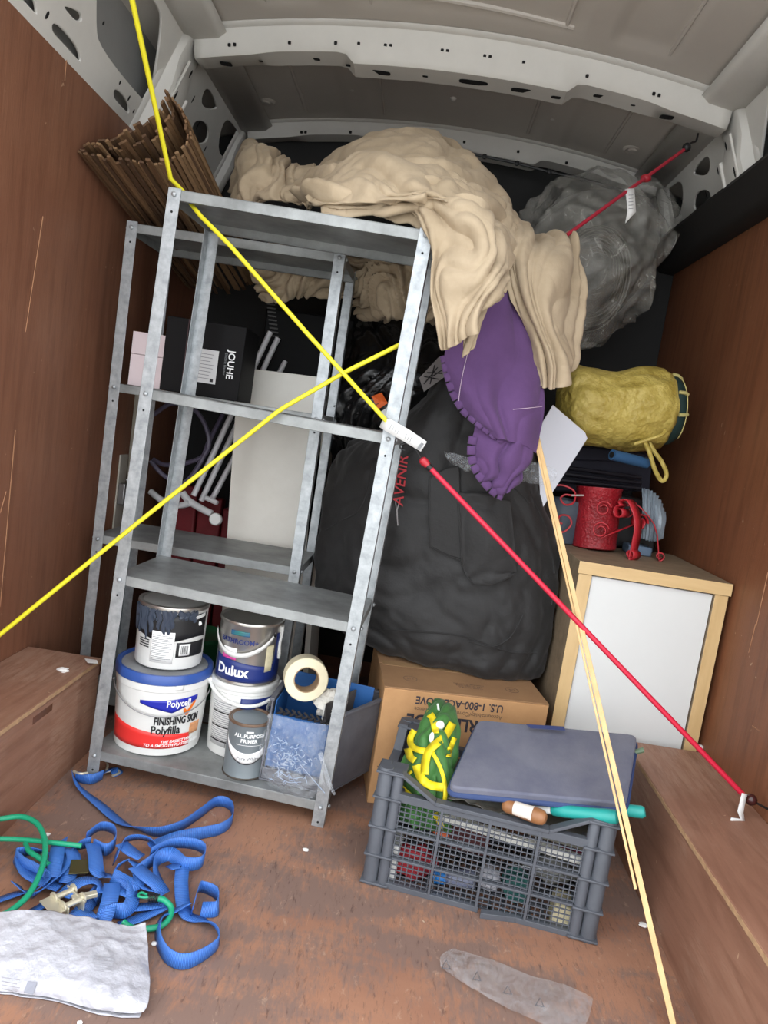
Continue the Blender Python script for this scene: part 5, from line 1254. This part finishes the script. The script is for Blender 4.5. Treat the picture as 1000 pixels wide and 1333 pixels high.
# blue kneeling pad
PADM = weave('pad_fabric', (112,113,124), (82,85,104), rough=.85, sheen=.15)
PADE = mat('pad_binding', (46,64,106), .7)
T2 = thing('kneeling_pad', 'dusty dark blue kneeling pad lying on top of the crate', 'pad', P(700,1000,1.5))
cs = [P(583,1030,1.425), P(815,1052,1.425), P(829,962,1.640), P(622,942,1.675)]
pn = (cs[1]-cs[0]).cross(cs[3]-cs[0]).normalized()
pp = []
for i in range(4):
    a, b, c_ = cs[i-1], cs[i], cs[(i+1) % 4]; u1 = (a-b).normalized()*.022; u2 = (c_-b).normalized()*.022
    for t in (0,.25,.5,.75,1): pp.append(((b+u1)*(1-t)**2+b*2*t*(1-t)+(b+u2)*t*t))
part('cushion', MB().prism([p-pn*.012 for p in pp], pn*.024), PADM, T2, bevel=.004)
part('binding', MB().tube([p-pn*.007 for p in pp], .0062, 8, closed=True), PADE, T2)
part('tape_mark', MB().prism([P(x, y, Y)+pn*.0125 for x, y, Y in ((684,949,1.635),(733,952,1.632),(735,957,1.622),(690,954,1.625))], pn*.0006), mat('faded_blue',(48,58,100),.6), T2, smooth=0)
# green pouch with yellow straps
GRNP = weave('green_nylon', (62,118,50), (44,90,38), rough=.6, sheen=.1)
YELS = mat('yellow_webbing', (240,216,30), .6, var=(60,.15))
T2 = thing('tool_pouch', 'green nylon pouch with bright yellow webbing straps stuffed in the crate', 'pouch', P(545,1080,1.5))
rows = [[(560,918,1.74),(568,914,1.74),(580,914,1.74),(588,922,1.74)],
        [(548,945,1.66),(562,932,1.63),(578,930,1.62),(592,940,1.66)],
        [(532,975,1.60),(552,965,1.55),(574,965,1.54),(594,980,1.58)],
        [(520,1010,1.55),(545,1010,1.495),(572,1010,1.48),(594,1020,1.53)],
        [(514,1040,1.52),(540,1045,1.468),(565,1048,1.462),(590,1050,1.50)],
        [(512,1065,1.51),(538,1075,1.466),(562,1080,1.464),(582,1078,1.49)]]
rows = [[(x, y, Y) for x, y, Y in r] for r in rows]
gp = patch(PX_(rows), 60, 80, foldf(.8,.5,.008,2.6,4.2,.008,.7)); G['pouch'] = gp
part('body', MB().grid(gp), GRNP, T2, solid=.004, smooth=80)
def strapon(pts, w_, m, parent, lift=.010, name='strap', n=26, gkey='pouch'):
    c2d = curve([V3((x, y, 0)) for x, y in pts], n); r0 = []; r1 = []
    for i, q in enumerate(c2d):
        d = c2d[min(i+1, n-1)]-c2d[max(i-1, 0)]; d = d.normalized() if d.length > 1e-6 else V3((0,1,0)); o = V3((-d.y, d.x, 0))*w_/2
        r0.append(surf(G[gkey], q.x-o.x, q.y-o.y, lift)); r1.append(surf(G[gkey], q.x+o.x, q.y+o.y, lift))
    sm = lambda L_: [(L_[max(i-1,0)]+L_[i]+L_[min(i+1,len(L_)-1)])/3 for i in range(len(L_))]
    return part(name, MB().grid([sm(sm(r0)), sm(sm(r1))]), m, parent, solid=.0025)
for pts, w_ in (([(555,929),(562,932),(566,945),(567,955)], 9), ([(590,940),(582,955),(572,965),(560,975),(554,990),(553,1010)], 10), ([(540,950),(534,962),(537,972),(545,976),(554,978)], 8), ([(562,978),(570,992),(577,1010),(580,1030),(578,1048)], 5), ([(531,974),(534,985),(540,990)], 9), ([(542,995),(548,1012),(560,1022),(578,1025)], 11), ([(519,1021),(530,1031),(541,1040)], 5), ([(592,960),(586,975),(584,985)], 6), ([(524,1012),(530,1009),(536,1004)], 3), ([(566,1058),(570,1066),(576,1078)], 7)):
    strapon(pts, w_, YELS, T2)
part('buckle', MB().sphere(surf(gp, 573, 944, .012), .010, 12, (1,.5,1.1)), WHT, T2)
part('buckle', MB().sphere(surf(gp, 562, 960, .012), .008, 10, (.7,.5,1.6)), WHT, T2)
part('white_flash', MB().tube([surf(gp, 570, 917, .006), surf(gp, 571, 924, .006)], .003, 6), WHTP, T2)

# ================================================================== battens
BAT = mat('pine_batten', (216,184,132), .6, var=(12,.2), col2=(190,154,104), stretch=(3,3,.4))
def batten(a, b, w_, t_, label, twist=0):
    d = (b-a).normalized(); s = d.cross(V3((0,1,0))).normalized(); n_ = s.cross(d).normalized()
    s2_ = s*math.cos(twist)+n_*math.sin(twist); n2 = n_*math.cos(twist)-s*math.sin(twist)
    mb = MB().hexa([a-s2_*w_/2-n2*t_/2, a+s2_*w_/2-n2*t_/2, a+s2_*w_/2+n2*t_/2, a-s2_*w_/2+n2*t_/2, b-s2_*w_/2-n2*t_/2, b+s2_*w_/2-n2*t_/2, b+s2_*w_/2+n2*t_/2, b-s2_*w_/2+n2*t_/2])
    return part('batten', mb, BAT, label=label, cat='batten', bevel=.0008)
batten(P(886,1374,1.150), P(699,566,1.815), .0105, .007, 'long thin pine batten leaning from the floor to the white board', .2)
_a = P(886,1374,1.150); _b = P(699,566,1.815); _d = _b-_a
batten(_a+_d*.20+V3((-.013,-.001,.002)), _a+_d*.985+V3((-.008,-.001,0)), .0050, .006, 'thinner pine strip lying alongside the long batten on its left', .3)
# ================================================================== bungee cords
YB_ = mat('yellow_cord', (222,212,40), .5, bump=(300,.3,.002))
RB_ = mat('red_cord', (196,28,58), .45, bump=(300,.3,.002))
GB_ = mat('green_cord', (24,150,110), .45, bump=(300,.3,.002))
TAGW = mat('tag_white', (214,214,212), .6)
T = thing('bungee_cord', 'yellow bungee cord running from the roof over the shelf corner to the paper tag', 'bungee')
c1 = FM @ V3((-.006,.020,1.404)); c1b = FM @ V3((.012,.036,1.404)) ; lo = FM @ V3((.595,-.008,.948))
T.matrix_world = Matrix.Translation(c1); INV[T.name] = Matrix.Translation(c1).inverted()
up0 = P(172,0,1.40); top = up0+(up0-P(224,236,c1.y)).normalized()*.30
edge_ = P(246,262,FM.translation.y-.010)
part('cord', MB().tube([top, up0, P(222,232,1.672), FM @ V3((.018,.052,1.404)), FM @ V3((.040,.045,1.380)), P(262,282,1.645), P(300,320,1.628), P(400,434,1.615), P(505,550,1.604)], .0052, 10), YB_, T)
part('hook', MB().tube(curve([P(505,550,1.604), P(514,556,1.602), P(522,566,1.604), P(526,575,1.607)], 16), .002, 6), BLK, T)
T = thing('bungee_cord', 'yellow bungee cord slanting up from the left wall across the front shelf', 'bungee', P(370,530,1.6))
eR = FM @ V3((.590,.045,1.17)); a = P(-60,872,1.55)
part('cord', MB().tube([P(-60,874,1.535), P(0,826,1.545), P(180,680,1.60), P(360,537,1.618), P(372,529,1.620), P(450,484,1.640), P(534,442,1.668)], .0052, 10), YB_, T)
T = thing('bungee_cord', 'red bungee cord stretched from the front shelf down to the right wheel box', 'bungee', P(760,810,1.55))
a = P(557,606,1.595); b = P(967,1034,1.505)
part('cord', MB().tube([a, b], .0058, 10), RB_, T)
dv = (b-a).normalized()
part('end_bulb', MB().tube([a-dv*.022, a-dv*.018, a-dv*.010, a-dv*.002, a+dv*.012], [.004,.009,.0095,.008,.0062], 12), mat('red_bulb',(170,30,44),.4), T)
part('whipping', MB().tube([a+dv*.0, a+dv*.003, a+dv*.008, a+dv*.011], .0078, 10), BLK, T)
part('hook', MB().tube(curve([a-dv*.02, P(545,590,1.597), P(538,580,1.600), P(530,577,1.602), P(522,579,1.602), P(521,583,1.602), P(527,586,1.604)], 30), .0022, 6), BLK, T)
part('end_ball', MB().sphere(P(978,1041,1.503), .0125, 14), mat('maroon_plastic',(58,24,24),.25), T)
for k in range(3):
    pass
part('hook', MB().tube(curve([P(978,1041,1.503), P(990,1048,1.50), P(1004,1055,1.497), P(1016,1058,1.49)], 16), .0026, 6), BLK, T)
rt = [[P(966,1032,1.498), P(973,1034,1.498)], [P(963,1044,1.492), P(970,1046,1.492)], [P(960,1056,1.486), P(968,1058,1.488)], [P(964,1066,1.486), P(970,1070,1.487)], [P(952,1064,1.480), P(958,1069,1.482)], [P(947,1083,1.476), P(958,1085,1.478)]]
part('tag', MB().grid(rt), TAGW, T, solid=.0006)
# paper tag folded round the shelf leg
T = thing('paper_tag', 'long white printed paper tag on the bungee at the front shelf leg', 'tag', P(525,565,1.59))
rt = [[P(498,547,1.606), P(494,556,1.606)], [P(508,545,1.596), P(502,561,1.596)], [P(520,552,1.592), P(514,568,1.592)], [P(534,560,1.590), P(528,576,1.590)], [P(556,575,1.588), P(548,588,1.588)]]
part('paper', MB().grid(rt), TAGW, T, solid=.0006)
for k in range(9):
    t = k/9; a = P(510+t*30, 552+t*18, 1.5875); b = P(507+t*30, 559+t*18, 1.5875)
    if k not in (4, 5): part('print_line', MB().tube([a, b], .0006, 4), GREYP, T)
part('bar', MB().prism([P(549,576,1.5865), P(552,578,1.5865), P(546,586,1.5865), P(543,584,1.5865)], (0,-.0004,0)), GREYP, T, smooth=0)
T = thing('bungee_cord', 'dark red bungee cord stretched from the dust sheet to the right roof pillar', 'bungee', P(820,250,2.1))
a = P(738,306,1.965); b = P(892,194,2.20)
part('cord', MB().tube([a, b], .0050, 10), mat('dark_red_cord',(160,28,50),.5), T)
part('end_ball', MB().sphere(P(894,192,2.20), .0125, 12), BLK, T)
part('slider', MB().sphere(P(841,232,2.12), .011, 10, (1.4,1,1)), mat('red_bulb2',(150,26,40),.4), T)
part('hook', MB().tube(curve([P(894,192,2.20), P(900,186,2.205), P(906,184,2.21), P(908,178,2.215), P(909,174,2.22)], 14), .0028, 6), BLK, T)
rt = [[P(814,246,2.075), P(826,245,2.075)], [P(816,262,2.07), P(827,260,2.07)], [P(817,275,2.065), P(828,276,2.067)], [P(814,291,2.06), P(823,281,2.065)]]
tg = part('tag', MB().grid(rt), TAGW, T, solid=.0006)
for k in range(5): part('print_line', MB().tube([P(818.5,254+4.4*k,2.066), P(824.5,253.5+4.4*k,2.066)], .0009, 4), GREYP, tg)

# ================================================================== blue ratchet strap, green bungee, polybag on the floor
STR = mat('blue_webbing', (48,98,182), .42, var=(160,.25), col2=(34,76,156), bump=(520,.8,.003))
T = thing('ratchet_strap', 'tangled blue ratchet strap heaped on the floor by the left wheel box', 'strap', PZ(150,1130,0))
def ribbon(pts, w_=.027, name='webbing', roll=None):
    """pts: (px, py, z of the strap's middle, lean) ; lean 0 = flat on the floor, 1 = standing on edge"""
    W3 = [PZ(x, y, z) for x, y, z, l in pts]; ln = [V3((l, 0, 0)) for x, y, z, l in pts]
    n = 8*len(pts); c_ = curve(W3, n); l_ = [cr(ln, i/(n-1)).x for i in range(n)]
    r0 = []; r1 = []
    for i in range(n):
        d = c_[min(i+1,n-1)]-c_[max(i-1,0)]; d.normalize(); s = d.cross(V3((0,0,1))); s = s.normalized() if s.length > 1e-5 else V3((1,0,0)); u = s.cross(d)
        a = l_[i]*math.pi/2; e = s*math.cos(a)+u*math.sin(a)
        p0 = c_[i]-e*w_/2; p1 = c_[i]+e*w_/2
        lowz = min(p0.z, p1.z)
        if lowz < .002: dz = V3((0,0,.002-lowz)); p0 += dz; p1 += dz
        r0.append(p0); r1.append(p1)
    mid = [(a+b)/2 for a, b in zip(r0, r1)]
    o = part(name, MB().grid([r0, mid, r1]), STR, T, solid=.0016, smooth=80)
    ln_ = [0.0]
    for i in range(1, n): ln_.append(ln_[-1]+(mid[i]-mid[i-1]).length)
    uv = o.data.uv_layers.new(name='length')
    for lp in o.data.loops: uv.data[lp.index].uv = (ln_[lp.vertex_index % n], (lp.vertex_index//n)*.0135)
    return o
ribbon([(98,1012,.012,.95),(118,1016,.012,1),(134,1010,.012,.9)])
ribbon([(95,1010,.012,.8),(104,1026,.008,.4),(128,1046,.006,.15),(160,1072,.006,.2),(198,1084,.012,.8),(232,1078,.012,.95),(258,1062,.012,1),(282,1045,.012,1),(300,1050,.012,1),(302,1068,.012,1),(288,1080,.012,.95),(262,1086,.012,.9),(222,1094,.012,.6),(196,1104,.02,.3)])
ribbon([(112,1090,.030,.9),(130,1076,.034,.8),(148,1080,.034,.9),(150,1096,.030,1),(138,1106,.026,1),(122,1100,.026,1),(128,1118,.024,.6),(126,1136,.02,.2),(150,1142,.022,.3),(170,1150,.03,.5),(172,1175,.02,.2)])
ribbon([(150,1120,.03,.8),(160,1096,.036,.7),(180,1090,.036,.6),(200,1096,.03,.6),(206,1112,.026,.9),(190,1126,.024,.9),(178,1140,.022,.6),(190,1156,.022,.3),(214,1160,.02,.3)])
ribbon([(196,1110,.036,.9),(222,1098,.036,.9),(250,1098,.036,.95),(266,1106,.034,1),(262,1122,.03,1),(240,1124,.03,.8),(222,1112,.03,.5),(204,1120,.026,.8),(206,1144,.02,.4)])
ribbon([(220,1130,.03,.2),(236,1128,.026,.1),(236,1150,.018,.05),(238,1175,.010,.05),(244,1192,.006,.1),(262,1198,.006,.2),(280,1210,.010,.7),(284,1228,.012,1),(266,1244,.012,1),(240,1254,.012,.9),(218,1246,.012,.9),(206,1224,.012,.9),(208,1200,.012,.7),(222,1188,.012,.3),(246,1176,.016,.4)])
ribbon([(250,1186,.016,.9),(256,1164,.018,.9),(262,1154,.016,.9),(282,1164,.014,1),(282,1184,.012,.8),(262,1184,.010,.4)])
ribbon([(-14,1176,.010,.25),(20,1164,.010,.2),(46,1158,.016,.4),(60,1146,.022,.6),(44,1132,.024,.8),(28,1124,.022,.8),(20,1112,.022,.9),(42,1108,.026,.7),(70,1112,.026,.3),(74,1130,.022,.05),(70,1146,.016,.05)])
ribbon([(20,1150,.02,.5),(40,1166,.02,.6),(62,1152,.024,.5),(84,1126,.026,.2),(88,1108,.026,.3),(104,1100,.026,.8),(118,1096,.026,.9)])
ribbon([(36,1190,.012,.2),(60,1176,.016,.25),(84,1160,.02,.3),(110,1148,.026,.4),(128,1156,.02,.7),(112,1180,.014,.3),(96,1196,.012,.2)])
ribbon([(118,1160,.028,.2),(150,1158,.028,.1),(172,1168,.024,.2),(164,1184,.020,.6),(146,1186,.020,.9),(134,1196,.016,.5),(150,1206,.012,.3)])
ribbon([(160,1182,.010,.1),(190,1180,.010,.1),(216,1176,.010,.15)]); ribbon([(156,1204,.008,.15),(184,1194,.008,.1),(216,1180,.010,.2)])
ribbon([(150,1132,.03,.8),(168,1120,.03,.4),(186,1136,.026,.2),(172,1152,.03,.3),(146,1140,.03,.7)])
ribbon([(130,1008,.010,.3),(142,1002,.010,.2),(152,1000,.008,.2),(156,1004,.006,.5),(146,1008,.006,.3)], .02)
ribbon([(68,1142,.030,.02),(71,1128,.034,.02),(74,1112,.038,.02),(76,1100,.036,.1),(80,1094,.028,.4)])
ribbon([(82,1168,.030,.05),(92,1156,.036,.02),(108,1147,.040,.02),(124,1147,.038,.2),(131,1158,.030,.7),(124,1172,.022,.9)])
ribbon([(146,1150,.030,.02),(144,1166,.032,.02),(140,1182,.028,.02),(134,1198,.018,.05)], .030)
ribbon([(176,1128,.032,.05),(190,1140,.034,.02),(204,1151,.030,.02),(214,1164,.020,.1)], .030)
ribbon([(120,1098,.034,.05),(124,1114,.036,.02),(126,1132,.034,.02),(134,1142,.028,.3)])
ribbon([(90,1104,.03,.2),(96,1116,.03,.1),(92,1134,.026,.05),(86,1150,.02,.1)])
ribbon([(158,1098,.038,.02),(170,1108,.040,.02),(184,1116,.036,.1)])
ribbon([(100,1186,.02,.05),(112,1192,.022,.02),(124,1190,.02,.1)]); ribbon([(24,1120,.02,.6),(34,1136,.024,.2),(52,1146,.022,.05),(78,1156,.016,.1)])
nt_ = STR.node_tree; N_ = nt_.nodes; L_ = nt_.links; b_ = N_['Principled BSDF']      # cross ribs of the webbing
u_ = N_.new('ShaderNodeUVMap'); u_.uv_map = 'length'; wv = N_.new('ShaderNodeTexWave'); wv.bands_direction = 'X'; wv.inputs['Scale'].default_value = 115; wv.inputs['Distortion'].default_value = .4
L_.new(u_.outputs[0], wv.inputs['Vector']); mx_ = N_.new('ShaderNodeMix'); mx_.data_type = 'RGBA'; mx_.inputs['A'].default_value = srgb((36,82,164)); mx_.inputs['B'].default_value = srgb((72,128,206))
L_.new(wv.outputs['Fac'], mx_.inputs['Factor']); L_.new(mx_.outputs['Result'], b_.inputs['Base Color'])
bp_ = N_.new('ShaderNodeBump'); bp_.inputs['Strength'].default_value = .6; bp_.inputs['Distance'].default_value = .001; L_.new(wv.outputs['Fac'], bp_.inputs['Height']); L_.new(bp_.outputs[0], b_.inputs['Normal'])
# brass-coloured ratchet
ZINC = mat('zinc_yellow', (214,208,186), .3, .55)
def rb(c_, half, ang, z0, z1, m, nm, par):
    Mr = Matrix.Translation((c_.x, c_.y, 0)) @ Matrix.Rotation(ang, 4, 'Z'); mbq = MB().box((-half[0],-half[1],z0),(half[0],half[1],z1), Mr); return part(nm, mbq, m, par, bevel=.001)
rc = PZ(78,1178,.03); ra = R_(-35)
fr = rb(rc, (.030,.0015), ra, .010, .040, ZINC, 'ratchet_frame', T)
dirx = V3((math.cos(ra), math.sin(ra), 0)); diry = V3((-math.sin(ra), math.cos(ra), 0))
rb(rc+diry*.030, (.030,.0015), ra, .010, .040, ZINC, 'ratchet_frame', T)
for k in (-1, 1):
    part('spindle', MB().tube([rc+dirx*.016*k+diry*-.006+V3((0,0,.006)), rc+dirx*.016*k+diry*.036+V3((0,0,.006))], .0055, 10), ZINC, T)
    for e in (-.004, .034): part('gear_wheel', MB().lathe([(.004,-.0015),(.011,-.0015),(.011,.0015),(.004,.0015)], rc+dirx*.016*k+diry*e+V3((0,0,.006)), 12, M=Matrix.Rotation(ra,4,'Z') @ Matrix.Rotation(R_(90),4,'X')), ZINC, T)
rb(rc-diry*.012+dirx*.0, (.026,.014), ra, .034, .036, ZINC, 'handle_plate', T)
rc2 = PZ(104,1126,.035); rb(rc2, (.018,.022), R_(20), .030, .033, mat('dark_brass',(96,88,56),.4,.7), 'pawl_plate', T)
rb(PZ(110,1166,.035), (.022,.006), R_(35), .030, .038, ZINC, 'lever', T)
h0 = PZ(140,1000,.012); part('hook', MB().tube(curve([PZ(134,1006,.008), PZ(142,1004,.01), PZ(152,1002,.01), PZ(155,1006,.008), PZ(146,1010,.006)], 20), .0028, 8), ZINC, T)
part('hook', MB().tube(curve([PZ(138,990,.012), PZ(140,996,.016), PZ(139,1002,.012)], 10), .003, 8), ZINC, T)
part('hook', MB().tube(curve([PZ(96,1004,.03), PZ(104,1007,.034), PZ(114,1006,.032)], 10), .0028, 8), ZINC, T)
# green bungee
T = thing('bungee_cord', 'green bungee cord looped over the blue strap and the polybag', 'bungee', PZ(30,1120,0))
part('cord', MB().tube(curve([PZ(-30,1070,.05), PZ(0,1066,.055), PZ(28,1063,.06), PZ(48,1072,.06), PZ(58,1092,.055), PZ(58,1116,.05), PZ(50,1142,.045), PZ(36,1166,.042), PZ(16,1184,.04), PZ(0,1192,.038), PZ(-24,1200,.036)], 80), .0055, 10), GB_, T)
part('cord', MB().tube(curve([PZ(-24,1093,.036), PZ(0,1092,.036), PZ(30,1093,.038), PZ(70,1097,.045), PZ(106,1101,.044)], 40), .0050, 10), GB_, T)
part('cord', MB().tube(curve([PZ(33,1098,.034), PZ(38,1108,.036), PZ(50,1116,.038), PZ(64,1126,.034)], 24), .0050, 10), GB_, T)
part('cord', MB().tube(curve([PZ(160,1200,.020), PZ(172,1208,.014), PZ(190,1209,.010), PZ(208,1206,.010), PZ(220,1196,.014), PZ(223,1182,.020), PZ(214,1172,.028), PZ(204,1169,.032)], 50), .0055, 10), GB_, T)
part('hook', MB().tube(curve([PZ(205,1169,.032), PZ(196,1168,.034), PZ(186,1168,.034), PZ(180,1166,.034), PZ(184,1162,.034), PZ(192,1165,.034)], 26), .0024, 7), GB_, T)
mbc = MB()
for k in range(6): q = PZ(206-2.2*k, 1169.5-.2*k, .032); mbc.tube([q+V3((0,.0072*math.cos(t),.0072*math.sin(t))) for t in np.linspace(0,6.0,14)], .0012, 5)
part('coil', mbc, BLK, T)
# white polybag
POLY = mat('grey_white_poly', (182,182,188), .3, var=(9,.12), col2=(168,168,176), bump=(40,.9,.008))
rows = [[(-60,1196,.040),(0,1190,.045),(32,1186,.050),(80,1190,.040),(130,1200,.034),(160,1208,.024),(190,1204,.030)],
        [(-60,1220,.034),(0,1216,.040),(34,1214,.042),(82,1222,.040),(130,1230,.036),(164,1234,.026),(192,1236,.022)],
        [(-60,1250,.026),(0,1246,.030),(40,1250,.032),(84,1256,.034),(130,1262,.034),(164,1268,.028),(193,1270,.018)],
        [(-60,1276,.014),(0,1276,.018),(40,1280,.020),(84,1288,.022),(130,1296,.024),(164,1302,.022),(192,1304,.014)],
        [(-60,1284,.006),(0,1290,.007),(24,1290,.007),(84,1302,.008),(130,1312,.009),(164,1318,.010),(186,1320,.008)]]
gq = patch([[PZ(*q) for q in r] for r in rows], 90, 60, lambda u, v, p: .0035*ridge(p, 14)+.0028*ridge(p+V3((4,0,0)), 34)*(.4+u)); G['poly'] = gq
T = thing('mailing_bag', 'crumpled white plastic mailing bag lying at the front of the floor', 'bag', PZ(90,1250,0))
part('upper_sheet', MB().grid(gq), POLY, T, solid=.0015, smooth=80)
part('lower_sheet', MB().grid([[V3((p.x, p.y, .0025)) for p in r[::6]] for r in gq[::6]]), POLY, T, solid=.001)
def onpoly(px, py, lift=.002): return surf(G['poly'], px, py, lift)
sq = [onpoly(*p, .004) for p in ((36,1277),(48,1279),(43,1295),(31,1292))]
part('printed_square', MB().prism(sq, (0,0,.0006)), mat('print_grey',(128,130,140),.6), T, smooth=0)
for k in range(5): part('print_line', MB().tube([onpoly(122,1243+5*k,.004), onpoly(148,1247+5*k,.004)], .0005, 4), mat('faint_grey',(150,150,156),.6), T)
for k in range(4): part('print_line', MB().tube([onpoly(2,1272+5*k,.004), onpoly(26-4*(k%2),1276+5*k,.004)], .0005, 4), mat('faint_grey',(150,150,156),.6), T)
# clear strip on the floor
rows = [[(590,1235,.006),(640,1250,.012),(690,1270,.010),(740,1284,.012),(772,1300,.006)],
        [(574,1245,.008),(626,1268,.014),(678,1292,.010),(722,1306,.014),(766,1326,.008)],
        [(574,1260,.005),(616,1288,.010),(664,1314,.008),(712,1336,.010),(750,1352,.006)]]
gq = patch([[PZ(*q) for q in r] for r in rows], 60, 26, lambda u, v, p: .002*ridge(p, 30)); G['strip'] = gq
T = thing('plastic_strip', 'flat strip of clear plastic wrapping printed with recycling triangles on the floor', 'plastic strip', PZ(670,1290,0))
part('film', MB().grid(gq), film('strip_film', (200,200,202), .30, .2, 30), T, smooth=80)
for x, y in ((580,1257),(620,1272),(660,1290),(702,1306)):
    tri = [surf(gq, x+dx, y+dy, .003)+V3((0,0,.002)) for dx, dy in ((-5,4),(6,6),(1,-6))]
    part('recycling_mark', MB().tube(tri, .0009, 5, closed=True), mat('mark_grey',(92,92,96),.6), T)
# scraps on the floor
SCRW = mat('scrap_white', (232,230,226), .7)
random.seed(31)
for px, py, Z, r, lab in ((838,1204,.006,.007,'crumpled white paper scrap beside the foot of the batten'),(398,1106,.003,.005,'tiny white paper scrap on the floor right of the strap loop'),(201,1228,.004,.004,'white crumb on the floor beside the mailing bag'),(912,972,.2600,.008,'white paper scrap on the right wheel box under the red bungee'),(82,872,.2590,.010,'flat white paint flake on the left wheel box'),(62,1086,.003,.004,'white crumb on the floor near the green bungee'),(104,1331,.003,.003,'white crumb on the floor in front of the mailing bag')):
    part('paper_scrap', crumple(PZ(px, py, Z), r, 7, (1.3,1,.5 if r > .0045 else .7), .4, seed=px), SCRW, label=lab, cat='paper scrap', smooth=20)
part('plaster_flake', MB().hexa([PZ(110,857,.262), PZ(126,859,.262), PZ(128,864,.262), PZ(114,863,.262), PZ(110,857,.266), PZ(126,859,.266), PZ(128,864,.266), PZ(114,863,.266)]), SCRW, label='white plaster flake on the corner of the left wheel box', cat='flake', bevel=.001)
